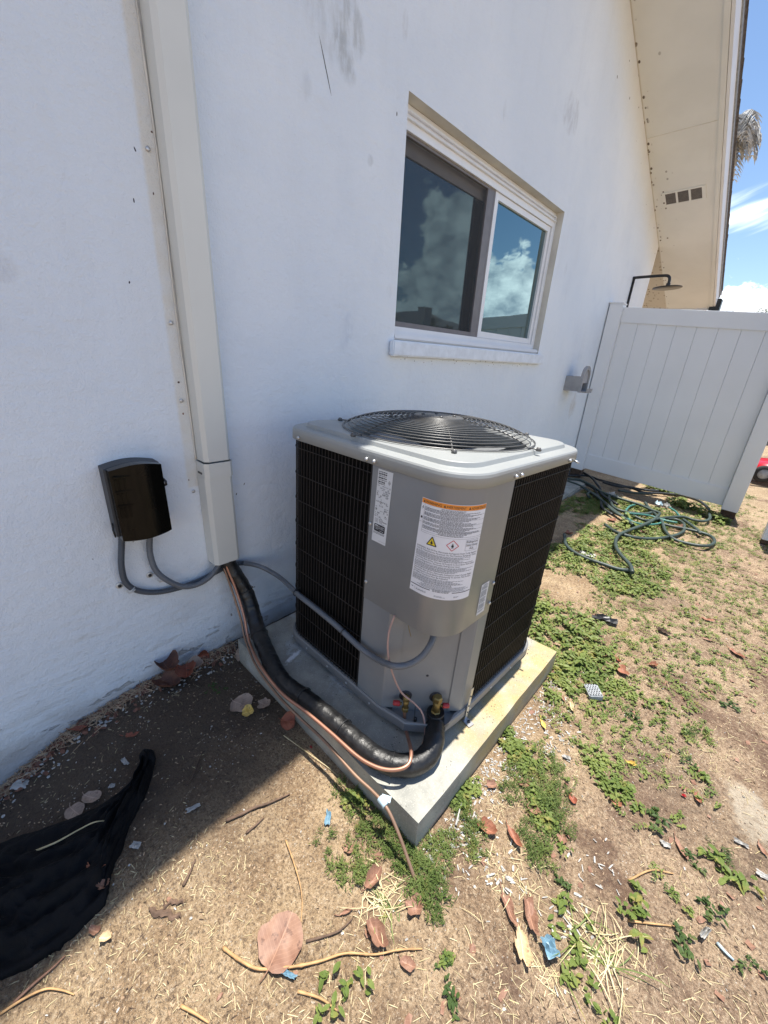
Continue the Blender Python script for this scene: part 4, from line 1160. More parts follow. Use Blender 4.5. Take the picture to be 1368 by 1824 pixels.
def flame(mb_, u, v, s_, off):
    lab.poly(mb_, [(u + a * s_, v + b * s_) for a, b in FL], off)
    lab.rect(mb_, u - s_ * .6, v + s_ * 1.12, u + s_ * .6, v + s_ * 1.25, off)
flame(ink, .0435, .1005, .0055, E3 + .0004)
m = MB()
for a_, b_ in (((.0925, .087), (.1065, .1005)), ((.1065, .1005), (.0925, .114)), ((.0925, .114), (.0785, .1005)), ((.0785, .1005), (.0925, .087))):
    dx, dy = b_[0] - a_[0], b_[1] - a_[1]; L_ = math.hypot(dx, dy); ox, oy = -dy / L_ * .0008, dx / L_ * .0008
    lab.poly(m, [(a_[0] - ox, a_[1] - oy), (b_[0] - ox, b_[1] - oy), (b_[0] + ox, b_[1] + oy), (a_[0] + ox, a_[1] + oy)], E3)
m.build('flame_diamond', M['redink'], wl, recalc=False)
flame(ink, .0925, .0995, .0058, E3)
for a_ in ((.124, .0865, .1605, .0869), (.124, .1135, .1605, .1139), (.124, .0865, .1244, .1139), (.1601, .0865, .1605, .1139)): lab.rect(ink, *a_, E2)
for k, txt in enumerate(('Refrigerant', 'Safety Group', 'A2L')): lab.text(ink, txt, .1422, .0935 + k * .0083, .0080, E3, 'CENTER', maxw=.033)
body = ['WARNING: Risk Of Fire. Flammable Refrigerant Used. To Be Repaired', 'Only By Trained Service Personnel. Do Not Puncture Refrigerant Tubing.']
v = .1225
def fines(k, v):
    for q in range(k):
        lab.fine(ink if q % 2 else fin_, .004, v, W_ - rr_.uniform(.005, .06), .00125, rr_, E2); v += .0026
    return v
for t2 in body: lab.text(ink, t2, .004, v, .0056, E2, maxw=W_ - .010); v += .0058
v = fines(6, v - .003)
v += .0046
for t2 in ['CAUTION: Risk Of Fire. Dispose Of Properly In Accordance With Federal', 'Or Local Regulations. Flammable Refrigerant Used.']: lab.text(ink, t2, .004, v, .0056, E2, maxw=W_ - .012); v += .0058
v = fines(6, v - .003); v += .0046
for t2 in ["CAUTION: Risk Of Fire. Flammable Refrigerant Used. Consult Repair", "Manual/Owner's Guide Before Attempting To Service This Product.", 'All Safety Precautions Must Be Followed.']: lab.text(ink, t2, .004, v, .0056, E2, maxw=W_ - .014); v += .0058
v = fines(7, v - .003)
for q in range(5):
    lab.fine(fin_, .02 + rr_.random() * .02, v, .14 + rr_.random() * .02, .0012, rr_, E2); v += .0025
lab.rect(ink, .002, .2265, .058, .2283, E2); lab.rect(ink, .112, .2265, W_ - .002, .2283, E2)
for q in range(3): lab.fine(ink, .064, .2225 + q * .0026, .106, .0013, rr_, E2)
lab.fine(ink, .005, .235, .012, .002, rr_, E2); lab.fine(fin_, .027, .236, .052, .0012, rr_, E2); lab.fine(fin_, .024, .2385, .048, .0012, rr_, E2)
lab.fine(fin_, .07, .239, .09, .0012, rr_, E2); lab.fine(fin_, .07, .2415, .098, .0012, rr_, E2); lab.fine(fin_, .118, .238, .134, .0012, rr_, E2); lab.fine(fin_, .118, .2405, .13, .0012, rr_, E2)
for (u0, v0, u1, v1) in ((.0145, .2335, .0148, .240), (.0145, .2397, .0195, .240), (.0195, .2335, .0198, .240), (.0145, .2335, .0165, .2338), (.0178, .2335, .0195, .2338)): lab.rect(ink, u0, v0, u1, v1, E2)
lab.text(ink, 'R', .0212, .2395, .006, E2)
ink.build('printing', M['ink'], wl, recalc=False); fin_.build('fine_print', M['inkgrey'], wl, recalc=False)

# narrow rating label
lab = Lab(.0215, .7560, .030)
m = MB(); lab.rect(m, 0, 0, .0515, .2000, E1); rl = m.build('rating_label', M['sheet2'], ac, recalc=False)
ink = MB(); fin_ = MB()
for q, (v, h_) in enumerate([(.005, .0022), (.0095, .0042), (.0155, .0018), (.020, .0036), (.026, .0018), (.0305, .0036), (.036, .002)]):
    lab.fine(ink, .0035, v, .032 if v < .03 else .027, h_, rr_, E2)
v = .042
while v < .128:
    u = .003
    while u < .047:
        w = rr_.uniform(.004, .011)
        if rr_.random() < .62:
            for q in range(rr_.choice((1, 2))): lab.fine(ink if rr_.random() < .45 else fin_, u, v + q * .0022, min(u + w, .0485), rr_.choice((.0012, .0018)), rr_, E2)
        u += w + .002
    v += .0052
for (a_, b_) in (((.0425, .0235), (.0465, .0285)), ((.0465, .0285), (.0425, .0335)), ((.0425, .0335), (.0385, .0285)), ((.0385, .0285), (.0425, .0235))):
    dx, dy = b_[0] - a_[0], b_[1] - a_[1]; L_ = math.hypot(dx, dy); ox, oy = -dy / L_ * .0004, dx / L_ * .0004
    lab.poly(ink, [(a_[0] - ox, a_[1] - oy), (b_[0] - ox, b_[1] - oy), (b_[0] + ox, b_[1] + oy), (a_[0] + ox, a_[1] + oy)], E2)
flame(ink, .0425, .028, .002, E2)
for k in range(20):
    a0_, a1_ = 2 * math.pi * k / 20, 2 * math.pi * (k + 1) / 20
    lab.poly(ink, [(.027 + r3 * math.cos(a), .1365 + r3 * math.sin(a)) for r3, a in ((.0062, a0_), (.0062, a1_), (.0053, a1_), (.0053, a0_))], E2)
lab.text(ink, 'UL', .0235, .1388, .0068, E2, maxw=.0072)
lab.fine(ink, .0345, .137, .048, .002, rr_, E2); lab.fine(fin_, .030, .1445, .042, .0014, rr_, E2)
for q in range(4): lab.fine(fin_, .005, .133 + q * .003, .017, .0012, rr_, E2)
bl = [(.0075, .1480), (.0415, .1480), (.044, .1500), (.044, .1670), (.0415, .1690), (.0075, .1690), (.005, .1670), (.005, .1500)]
m = MB(); lab.poly(m, bl, E2); db = m.build('dark_plate', M['ink'], rl, recalc=False)
wt = MB()
lab.fine(wt, .009, .1505, .019, .0030, rr_, E3)
for q, (a_, b_) in enumerate([(.020, .042), (.008, .041), (.013, .041), (.008, .022), (.025, .040)]): lab.fine(wt, a_, .1525 + q * .0030, b_, .0012, rr_, E3)
for i in range(2): lab.fine(ink, .004, .1715 + i * .003, .046, .0015, rr_, E2)
lab.rect(fin_, .025, .1935, .050, .1940, E2)
wt.build('white_lettering', M['sheet2'], rl, recalc=False); ink.build('printing', M['ink'], rl, recalc=False); fin_.build('fine_print', M['inkgrey'], rl, recalc=False)

# small label low on the yard side
A_ = RC * math.pi / 2; L1_ = .3485 - RC - .067
sy0 = L1_ + A_ + (-.185 + .2585)
lab = Lab(sy0 - .012, .4830, 0.0)
lab.lean = -.0
m = MB(); lab.rect(m, 0, 0, .0400, .0960, E1); sl_ = m.build('small_label', M['sheet2'], ac, recalc=False)
ink = MB()
lab.fine(ink, .010, .0035, .030, .0022, rr_, E2)
v = .008
while v < .088:
    for q in range(rr_.choice((4, 6, 7))):
        if v > .088: break
        lab.fine(ink, .003, v, .037 - rr_.random() * .008, .0014, rr_, E2); v += .0027
    v += .0035
ink.build('fine_print', M['inkgrey'], sl_, recalc=False)

# ---- service valves
NV = (1, -1, 0)
def valve(u, label, size, capdir):
    base = Vector((.196 + u * .7071, -.3205 + u * .7071, .075)); nv = Vector((.7071, -.7071, 0)); tv = Vector((.7071, .7071, 0))
    def F(t_, o_, z): return base + tv * t_ + nv * o_ + Vector((0, 0, z))
    s_ = size
    m = MB()
    m.tube([F(0, -.005, 0), F(0, .030, 0)], .010 * s_, 12)
    m.tube([F(0, .026, -.026 * s_), F(0, .026, .016 * s_)], .0095 * s_, 12)
    q = Matrix.Translation(F(0, .026, .010 * s_)) @ Matrix.Rotation(.3, 4, 'Z')
    m.lathe([(.0001, 0), (.0125 * s_, 0), (.0125 * s_, .012 * s_), (.010 * s_, .015 * s_), (.0001, .015 * s_)], 6, q, sm=False)
    m.lathe([(.0001, 0), (.0125 * s_, 0), (.013 * s_, .012 * s_), (.0105 * s_, .014 * s_), (.0001, .014 * s_)], 6, Matrix.Translation(F(0, .026, -.036 * s_)), sm=False)
    o = m.build('service_valve', M['brass'], ac, label=label)
    m = MB(); a = F(capdir * .012, .026, -.006); b = F(capdir * .036, .024, -.006)
    m.tube([a, F(capdir * .018, .025, -.006)], .0045, 8)
    m.build('port_stub', M['brass'], o)
    m = MB(); m.tube([F(capdir * .018, .025, -.006), F(capdir * .020, .025, -.006), F(capdir * .036, .024, -.006), F(capdir * .038, .024, -.006)], [.0075, .0082, .0078, .006], 12)
    m.build('port_cap', M['red'], o)
    return F
FL_ = valve(.036, 'small liquid line brass valve', .85, -1)
FS_ = valve(.128, 'larger suction line brass valve', 1.15, 1)
mb = MB(); mb.tube([FL_(.028, .030, .0), FL_(.028, .034, -.02), FL_(.03, .036, -.045)], .0012, 5); mb.lathe([(.0001, 0), (.005, .002), (.005, .014), (.0001, .016)], 10, Matrix.Translation(FL_(.032, .038, -.060)))
mb.build('hanging_cap', M['blackpl'], ac)

# ------------------------------------------------------------ insulated suction line
def Wp(v): return AC_MAT @ Vector(v)
top = Wp(FS_(0, .026, -.030))
path = [(.036, .555, .52), (.037, .556, .44), (.044, .562, .392), (.092, .600, .262), (.150, .596, .178), (.245, .572, .134), on(500, 1210, 2, .1295), on(545, 1246, 2, .1295), on(600, 1290, 2, .1295), on(640, 1326, 2, .1295), on(672, 1350, 2, .1295),
        on(705, 1362, 2, .1295), on(738, 1361, 2, .131), on(762, 1345, 2, .134), on(773, 1320, 2, .145), Wp(FS_(.004, .034, -.045)) , top]
path[-2] = Vector((top.x + .006, top.y - .004, top.z - .03))
c = catmull(path, .004)
mb = MB()
def wr(i, a, L):
    seam = 1 + .045 * abs(math.sin(L * 62)) ** 8
    return (1 + .05 * noise.noise(Vector((math.cos(a) * 1.4, math.sin(a) * 1.4, L * 26))) + .035 * noise.noise(Vector((math.cos(a) * 3, math.sin(a) * 3, L * 120)))) * seam
nC = len(c)
rad = [.0285 if i < nC * .93 else .0285 - .003 * (i - nC * .93) / (nC * .07) for i in range(nC)]
mb.tube(c, rad, 28, rf=wr)
ins = mb.build('insulated_pipe', M['tape'], recalc=False); props(ins, 'thick black insulated refrigerant tube looping over the pad to the right valve', 'insulated pipe')
def along(c_, frac): return c_[int(frac * (len(c_) - 1))]
# copper liquid line that rides on the outside of the insulated tube
cl = [on(402, 992, 0, .058), on(404, 1010, 0, .064), on(420, 1050, 0, .092), on(434, 1095, 0, .140), on(443, 1140, 0, .198), on(463, 1185, 2, .158), on(500, 1233, 2, .150), on(545, 1268, 2, .152), on(590, 1306, 2, .152),
      on(635, 1346, 2, .152), on(665, 1364, 2, .154), on(690, 1371, 2, .158), on(712, 1370, 2, .163), on(727, 1362, 2, .168), on(732, 1348, 2, .172), on(731, 1330, 2, .165)]
endv = Wp(FL_(0, .026, -.032))
cl += [endv + Vector((.012, -.006, -.055)), endv + Vector((.002, -.002, -.02)), endv]
cc = catmull(cl, .006)
k0 = int(len(cc) * .42)
mb = MB(); mb.tube(cc, .0052, 10); o = mb.build('copper_liquid_line', M['copper'], recalc=False)
props(o, 'bright copper liquid line strapped along the outside of the black tube', 'copper pipe')
# second, darker copper line that leaves over the pad corner into the grass
dl = [on(397, 1000, 0, .054), on(400, 1015, 0, .058), on(413, 1052, 0, .085), on(428, 1100, 0, .126), on(437, 1140, 0, .178), on(456, 1186, 2, .138), on(490, 1233, 2, .122), on(530, 1275, 2, .112), on(580, 1322, 2, .107),
      on(630, 1378, 2, .106), on(660, 1406, 2, .108), on(680, 1427, 2, .110), on(695, 1450, 2, .098), on(712, 1490, 2, .07), on(727, 1532, 2, .035), G(741, 1572, .004)]
cd = catmull(dl, .008)
mb = MB(); mb.tube(cd, .0042, 8); o = mb.build('drain_copper_line', M['bronze'], recalc=False)
props(o, 'thin aged copper line leaving over the pad corner and ending in the weeds', 'copper pipe')
# wrap of tape on it
mb = MB(); p0, p1 = on(676, 1421, 2, .110), on(687, 1436, 2, .106)
mb.tube([p0 + (p1 - p0) * k / 6 for k in range(7)], .0085, 12, rf=lambda i, a, L: 1 + .12 * noise.noise(Vector((math.cos(a) * 2, math.sin(a) * 2, L * 90))))
mb.box((-.012, -.002, -.001), (.012, .014, .001), Matrix.Translation((p0 + p1) / 2 + Vector((.006, .004, .006))) @ Matrix.Rotation(.5, 4, 'Z'))
o = mb.build('tape_tag', M['palebl']); props(o, 'crumpled pale blue tape tag round the thin copper line at the pad corner', 'tape tag')
# white sensor lead lying between tube and pad
mb = MB(); mb.tube(catmull([on(625, 1292, 2, .128), on(645, 1312, 2, .118), on(662, 1332, 2, .114), on(680, 1349, 2, .114)], .006), .0016, 6)
o = mb.build('white_lead', M['sheet']); props(o, 'thin white lead beside the black tube on the pad', 'cable')
# pinkish thin wire from the service panel
n45 = (.7071, -.7071, 0)
pw = [aw(703, 1096, n45, .384), aw(693, 1125, n45, .40), aw(691, 1160, n45, .41), aw(698, 1195, n45, .412), aw(714, 1232, n45, .412), aw(738, 1253, n45, .412), aw(752, 1270, n45, .415), aw(757, 1295, n45, .425), aw(755, 1318, n45, .44), on(745, 1343, 2, .150)]
mb = MB(); mb.tube(catmull(pw, .006), .0028, 7); o = mb.build('sensor_wire', M['pinkwire'], recalc=False)
props(o, 'pinkish thin wire hanging down in front of the recessed service panel', 'cable')
mb = MB(); mb.tube(catmull([aw(727, 1110, n45, .39), aw(729, 1122, n45, .40), aw(732, 1134, n45, .40)], .004), .0009, 5); o = mb.build('wire_end', M['brass'])
props(o, 'short frayed bare wire end poking below the corner panel', 'cable')
# electrical whip
wp = [on(432, 1003, 0, .03), on(452, 1006, 0, .04), on(472, 1013, 0, .07), on(500, 1030, 0, .13)]
yp = (0, -1, 0)
wp += [aw(530, 1058, yp, .361), aw(560, 1082, yp, .366), aw(600, 1115, yp, .366), aw(640, 1152, yp, .366), aw(668, 1172, yp, .366), aw(700, 1186, n45, .435), aw(727, 1184, n45, .435), aw(750, 1171, n45, .43), aw(766, 1150, n45, .42), aw(774, 1128, n45, .40), aw(777, 1105, n45, .39)]
cw = catmull(wp, .002)
mb = MB(); mb.tube(cw, .0092, 12, rf=lambda i, a, L: 1 + .035 * math.sin(L * 1500) if L > .62 else 1.0)
o = mb.build('electrical_whip', M['conduit'], recalc=False); props(o, 'slate grey electrical whip crossing the black louvers into the unit', 'conduit')

# cable ties
def tie(name, label, c_, px, py, r_, group='black cable ties', tail=True):
    # nearest point of the run to the sight line
    dd = Vector(ray(px, py)); o_ = Vector(CAM_C)
    i = min(range(2, len(c_) - 3), key=lambda k: ((c_[k] - o_) - dd * (c_[k] - o_).dot(dd)).length)
    p = c_[i]; t_ = (c_[i + 2] - c_[i - 2]).normalized(); a = t_.cross(Vector((0, 0, 1))).normalized(); b = t_.cross(a)
    m = MB(); m.tube([p + (a * math.cos(q) + b * math.sin(q)) * r_ for q in [2 * math.pi * k / 24 for k in range(25)]], .0016, 6, caps=False)
    if tail:
        e = p - b * r_ if b.z < 0 else p + b * r_
        m.tube([e, e + Vector((.006, .004, .008)), e + Vector((.014, .01, .012))], .0012, 5)
        m.box(e - Vector((.003, .003, .002)), e + Vector((.003, .003, .003)))
    o = m.build(name, M['blackpl'], recalc=False); props(o, label, 'cable tie', group)
for k, (px, py, lb) in enumerate([(443, 1047, 'topmost cable tie on the black tube, just under the line cover'), (470, 1128, 'cable tie on the black tube above the pad edge'),
        (545, 1236, 'cable tie on the black tube midway down the pad'), (612, 1298, 'cable tie on the black tube where the copper turns bright'), (698, 1366, 'cable tie at the bottom bend of the black tube'),
        (779, 1296, 'cable tie on the black tube just under the right valve')]):
    tie('cable_tie', lb, c, px, py, .0315 if k < 5 else .0285, tail=k in (0, 2))
tie('cable_tie', 'cable tie holding the grey whip at the left edge of the louvers', cw, 527, 1057, .0112)
tie('cable_tie', 'cable tie holding the grey whip midway across the louvers', cw, 611, 1126, .0112, tail=False)

# galvanised tie-down strap at the right of the unit
st = empty('tie_down_strap', 'galvanised tie-down strap screwed from the unit base to the pad', 'strap', Wp((.36, -.118, -.01)))
J = Matrix.Translation(-Wp((.36, -.118, -.01)))
a_, b_ = aw(842, 1226, (1, 0, 0), .3575), on(829, 1282, 2, .1022)
m = MB()
ax = (b_ - a_).normalized(); sd = Vector((0.05, 1, 0)); sd = (sd - ax * sd.dot(ax)).normalized(); nn = ax.cross(sd)
def slab4(m, p, q, w, t_):
    m.add([J @ (r0 + sd * w * s1 + nn * t_ * s2) for r0 in (p, q) for s1 in (-1, 1) for s2 in (-1, 1)], [(0, 1, 3, 2), (4, 6, 7, 5), (0, 4, 5, 1), (2, 3, 7, 6), (0, 2, 6, 4), (1, 5, 7, 3)])
slab4(m, a_, b_, .0062, .0008)
m.build('strap_band', M['galv'], st)
m = MB(); m.box((-.004, -.011, -.0008), (.026, .011, .0012), J @ Matrix.Translation(b_) @ Matrix.Rotation(-.2, 4, 'Z')); m.build('strap_foot', M['galv'], st)
m = MB(); m.lathe([(.0055, 0), (.0055, .003), (.003, .005), (.0001, .005)], 6, J @ Matrix.Translation(b_ + Vector((.012, 0, .001)))); 
for k in (.25, .55, .75):
    p = a_ + (b_ - a_) * k; m.lathe([(.0025, 0), (.0025, .0015), (.0001, .0017)], 8, J @ Matrix.Translation(p - nn * (.0008 if nn.x < 0 else -.0008)) @ Matrix.Rotation(math.pi / 2, 4, 'Y'))
m.build('strap_screw', M['ink'], st)

# ------------------------------------------------------------ fallen leaves, each a thing of its own
def leaf_shape(L, W, curl, seed, torn=.06, cup=0.0, twist=0.0, shape='round'):
    rg = random.Random(seed); vs = []; nr, na = 7, 30
    vs.append(Vector((0, 0, 0)))
    for i in range(1, nr + 1):
        for k in range(na):
            a = 2 * math.pi * k / na; q = i / nr
            w = 1 + torn * noise.noise(Vector((math.cos(a) * 1.6 + seed, math.sin(a) * 1.6, 0))) * 2 + (torn * .8 * noise.noise(Vector((math.cos(a) * 6 + seed, math.sin(a) * 6, 4))) if i == nr else 0)
            if shape == 'point':
                w *= (1 - .35 * abs(math.sin(a)) ** .7) 
            x = math.cos(a) * q * L / 2 * w; y = math.sin(a) * q * W / 2 * w
            z = cup * ((y / (W / 2)) ** 2) + curl * (x / (L / 2)) ** 2 * (1 if x > 0 else .4) + twist * x * y / (L * W) * 4
            z += .11 * L * noise.noise(Vector((x / L * 2.6 + seed, y / W * 2.6, 2))) + .03 * L * noise.noise(Vector((x / L * 8 + seed, y / W * 8, 2)))
            if abs(y) < .02 * W: z -= .01 * L
            vs.append(Vector((x, y, z)))
    fs = [(0, 1 + k, 1 + (k + 1) % na) for k in range(na)]
    for i in range(nr - 1):
        for k in range(na):
            fs.append((1 + i * na + k, 1 + (i + 1) * na + k, 1 + (i + 1) * na + (k + 1) % na, 1 + i * na + (k + 1) % na))
    zm = min(v.z for v in vs)
    m = MB(); m.add([v - Vector((0, 0, zm)) for v in vs], fs, True)
    return m
def leaf(px, py, L, W, matn, label, rot=0, curl=.006, cup=.004, torn=.06, shape='round', lift=.004, tilt=(0, 0), stem=True, twist=0.0, z=None, name='fallen_leaf'):
    seed = px * 7 + py
    m = leaf_shape(L, W, curl, seed % 97, torn, cup, twist, shape)
    b = Matrix.Rotation(rot, 4, 'Z') @ Euler((tilt[0], tilt[1], 0)).to_matrix().to_4x4()
    if stem: m.tube([(-L * .45, 0, .003), (-L * .58, .002, .004), (-L * .72, .006, .003)], .0011, 5)
    p = G(px, py, lift) if z is None else on(px, py, 2, z)
    o = m.build(name, M[matn], recalc=False)
    o.location = p; o.rotation_euler = b.to_euler(); return props(o, label, 'leaf', 'fallen leaves')
LV = [
 (500, 1678, .088, .092, 'leafpink', 'large round pinkish dry leaf lying flat on the sand near the bottom edge', 2.0, .006, .003, .04, 'round', {}),
 (866, 1477, .052, .036, 'leafrust', 'rust brown leaf beside the weeds right of the pad corner', .1, .012, .010, .10, 'round', {}),
 (915, 1494, .060, .030, 'leafrust', 'folded rust leaf with a shadow to the right of its twin by the pad corner', -.5, .014, .014, .06, 'point', {}),
 (665, 1568, .048, .030, 'leafpink', 'narrow pinkish leaf standing in the weeds left of the copper line end', 1.6, .010, .012, .08, 'round', {}),
 (671, 1668, .058, .034, 'leafpink', 'crumpled pinkish leaf on the tan runner stem below the grass tuft', -.2, .010, .012, .16, 'round', {}),
 (622, 1512, .024, .022, 'leafpink', 'small pink leaf at the left side of the weeds by the pad', .8, .003, .003, .1, 'round', {}),
 (617, 1625, .036, .012, 'leafpink', 'small narrow pink leaf left of the pale grass tuft', 1.2, .006, .004, .1, 'point', {}),
 (738, 1617, .034, .034, 'leafpink', 'pale pink torn leaf right of the grass tuft', .4, .008, .006, .16, 'round', {}),
 (726, 1718, .030, .022, 'leafpink', 'small oval pink leaf below the end of the runner stem', .4, .003, .003, .06, 'round', {}),
 (905, 1618, .070, .030, 'leafpink', 'long torn pinkish leaf in the straw at lower right', -.6, .010, .008, .2, 'point', {}),
 (945, 1634, .060, .028, 'leafpink', 'pinkish brown leaf lying under the cyan scrap side of the straw', -.9, .008, .008, .2, 'round', {}),
 (930, 1690, .055, .03, 'leaftan', 'tan leaf half buried in straw left of the cyan scrap', -.9, .008, .008, .2, 'round', {}),
 (1106, 1195, .064, .050, 'leafrust', 'large rust leaf pair on the weeds above the grey block', -.7, .010, .008, .12, 'round', {}),
 (1100, 1177, .045, .022, 'leafred', 'dark red leaf curled over the large rust leaf above the grey block', -.9, .012, .012, .12, 'point', {}),
 (1070, 1168, .040, .022, 'leafrust', 'small rust leaf left of the large rust pair', .2, .008, .006, .15, 'point', {}),
 (1312, 1166, .078, .034, 'leafrust', 'rust leaf lying alone near the right edge of the bare ground', -.7, .010, .010, .16, 'point', {}),
 (1163, 1186, .030, .024, 'leafrust', 'small folded rust leaf in the creeping weeds right of the large rust pair', .5, .010, .008, .1, 'round', {}),
 (1018, 1260, .055, .022, 'leaftan', 'long tan leaf left of the grey block', -1.0, .006, .006, .1, 'point', {}),
 (967, 1290, .046, .022, 'leafyel', 'yellow and orange leaf beside the sunny pad edge', -.8, .005, .006, .06, 'point', {}),
 (1003, 1245, .032, .016, 'leafpink', 'small pink leaf between the pad and the grey block', -.8, .004, .006, .06, 'point', {}),
 (949, 1440, .040, .030, 'leafpink', 'pale pink leaf among the weeds right of the pad', -.3, .005, .004, .12, 'round', {}),
 (932, 1396, .030, .028, 'leafpink', 'small round pink leaf close to the pad side in the weeds', .3, .005, .004, .12, 'round', {}),
 (1124, 1362, .024, .014, 'leafyel', 'small bright yellow leaf on the bare ground', .2, .006, .006, .1, 'round', {}),
 (1243, 1424, .034, .026, 'leafrust', 'bright rust leaf near the pale sandy patch', -1.2, .008, .008, .14, 'point', {}),
 (1098, 1433, .024, .018, 'leafrust', 'small orange leaf on the dark mulch', .2, .006, .004, .12, 'round', {}),
 (1214, 1515, .060, .024, 'leafpink', 'long faded pink leaf left of the broad sprig at the right', -.9, .004, .004, .12, 'point', {}),
 (1000, 1495, .026, .024, 'leafpink', 'small pale pink leaf right of the feathery weeds', -.8, .004, .004, .12, 'round', {}),
 (1020, 1425, .028, .018, 'leafred', 'small dark red leaf in the mulch right of the feathery weeds', -.8, .004, .004, .12, 'round', {}),
 (1358, 1515, .035, .02, 'leafpink', 'pink leaf at the right edge below the pale sandy patch', -1.0, .006, .004, .12, 'point', {}),
 (1145, 950, .075, .040, 'leafpink', 'pinkish leaf under the front loops of the garden hose', .3, .010, .010, .16, 'round', {}),
 (1213, 940, .070, .040, 'leafpink', 'pinkish leaf lying on the right loops of the garden hose', .8, .012, .012, .12, 'round', {'lift': .02}),
 (1090, 928, .065, .045, 'leafrust', 'rust leaf between the hose loops nearest the unit', .3, .010, .010, .16, 'round', {}),
 (1013, 951, .055, .040, 'leafrust', 'rust leaf beside the right rear corner of the unit', .3, .010, .010, .16, 'round', {}),
 (1204, 968, .05, .03, 'leafpink', 'pale leaf just below the right hose loops', .1, .006, .006, .12, 'round', {}),
 (1120, 965, .05, .03, 'leafpale', 'greyish leaf in the near bend of the garden hose', .6, .006, .006, .12, 'round', {}),
 (1090, 990, .045, .03, 'leafrust', 'small rust leaf left of the near bend of the hose', .6, .006, .006, .12, 'round', {}),
 (1262, 1140, .05, .02, 'leafpink', 'narrow pink leaf on the bare ground at the right', .2, .004, .004, .12, 'point', {}),
 (1258, 1238, .05, .018, 'leafpink', 'narrow faded leaf among runners at the right', -.5, .004, .004, .12, 'point', {}),
 # in the shade by the wall
 (430, 1256, .070, .074, 'leafpale', 'large pale grey round leaf in the shade with a yellow leaf on it', .4, .005, .004, .06, 'round', {}),
 (442, 1269, .036, .040, 'leafyel', 'yellow leaf resting on the large pale grey leaf', 1.2, .004, .004, .12, 'round', {'lift': .011, 'stem': False}),
 (470, 1255, .040, .044, 'leafpale', 'small brownish leaf overlapping the right side of the pale grey leaf', .4, .005, .004, .12, 'round', {'lift': .007}),
 (513, 1285, .046, .056, 'leafred', 'dark red round leaf leaning against the side of the pad', .8, .004, .006, .04, 'round', {'lift': .012, 'tilt': (.5, .2)}),
 (428, 1165, .036, .052, 'leafpale', 'greyish brown leaf leaning at the wall corner of the pad', .9, .006, .008, .05, 'round', {'lift': .02, 'tilt': (.8, .1)}),
 (300, 1192, .105, .075, 'leafdark', 'big dark red curled leaf on top of the heap at the wall', .1, .026, .03, .06, 'round', {'lift': .04}),
 (332, 1200, .095, .065, 'leafred', 'red brown leaf in the heap at the wall, lying to the right', -.4, .016, .020, .06, 'round', {'lift': .028}),
 (300, 1222, .10, .065, 'leafdark', 'dark curled leaf at the bottom of the heap at the wall', .5, .022, .020, .08, 'round', {'lift': .006}),
 (345, 1190, .070, .05, 'leafpale', 'greyish leaf at the right end of the heap at the wall', 1.2, .014, .016, .06, 'round', {'lift': .02}),
 (362, 1168, .040, .034, 'leafred', 'small dark red leaf standing between the heap and the pad', 1.3, .010, .012, .10, 'round', {'lift': .012, 'tilt': (.9, 0)}),
 (233, 1311, .050, .024, 'leafred', 'torn red brown leaf on the shaded soil', .9, .006, .006, .22, 'point', {}),
 (164, 1421, .050, .036, 'leafpale', 'pale brown leaf just above the black fabric', .6, .004, .004, .06, 'round', {}),
 (133, 1446, .046, .044, 'leafpale', 'pale brown round leaf partly under the black fabric', .3, .004, .004, .05, 'round', {}),
 (140, 1300, .055, .030, 'leafred', 'brown curled leaf leaning on the wall base at the left', .9, .012, .014, .06, 'point', {'lift': .01}),
 (172, 1545, .036, .022, 'leafrust', 'torn red leaf on the right part of the black fabric', .7, .006, .006, .25, 'point', {'lift': .03}),
 (184, 1577, .022, .02, 'leafpink', 'small brown leaf at the lower right side of the black fabric', .7, .004, .004, .2, 'round', {'lift': .02}),
 (168, 1659, .028, .016, 'leafpink', 'small pinkish leaf fragment at the lit edge below the black fabric', .5, .004, .004, .2, 'round', {'stem': False}),
 (188, 1671, .024, .018, 'leaftan', 'small tan leaf fragment at the lit edge below the black fabric', .9, .004, .004, .2, 'round', {'stem': False}),
 (1262, 1105, .06, .03, 'leafrust', 'narrow rust leaf in the thin weeds beyond the grey block', .4, .008, .006, .14, 'point', {}),
 (875, 1400, .034, .024, 'leafpink', 'small pink leaf in the white flakes beside the pad', .8, .006, .006, .14, 'round', {}),
]
for (px, py, L, W, mt, lb, rot, cl_, cup, torn, shp, kw) in LV:
    leaf(px, py, L, W, mt, lb, rot, cl_ * 1.25, cup * 1.4, torn * 1.3 + .03, shp, **kw)

# ------------------------------------------------------------ twigs and stems
def stick(name, label, pts, r_, mt, cat='twig', knobs=0.0, lift=.006, step=.006):
    P = [G(px, py, lift if 0 < i < len(pts) - 1 else lift * .5) for i, (px, py) in enumerate(pts)]
    c_ = catmull(P, step); n = len(c_)
    m = MB(); m.tube(c_, [r_ * (1.15 - .6 * i / n) for i in range(n)], 7, rf=lambda i, a, L: 1 + knobs * max(0, math.sin(L * 190)) ** 10 + .15 * noise.noise(Vector((a, L * 60, 0))))
    o = m.build(name, M[mt], recalc=False); return props(o, label, cat, 'twigs and stems on the ground')
stick('runner_stem', 'long knobbly tan runner stem passing under the large round leaf', [(397, 1688), (430, 1712), (463, 1726), (520, 1722), (570, 1712), (615, 1698), (668, 1700), (710, 1692), (752, 1690)], .0026, 'twigtan', 'stem', .5)
stick('dry_stem', 'thin yellow stem standing up from the large round leaf', [(509, 1497), (521, 1530), (533, 1570), (538, 1605), (536, 1642)], .0018, 'twigtan', 'stem', .3)
stick('twig', 'dark pointed twig to the right of the large round leaf', [(545, 1677), (590, 1664), (608, 1655), (628, 1636)], .0024, 'twig')
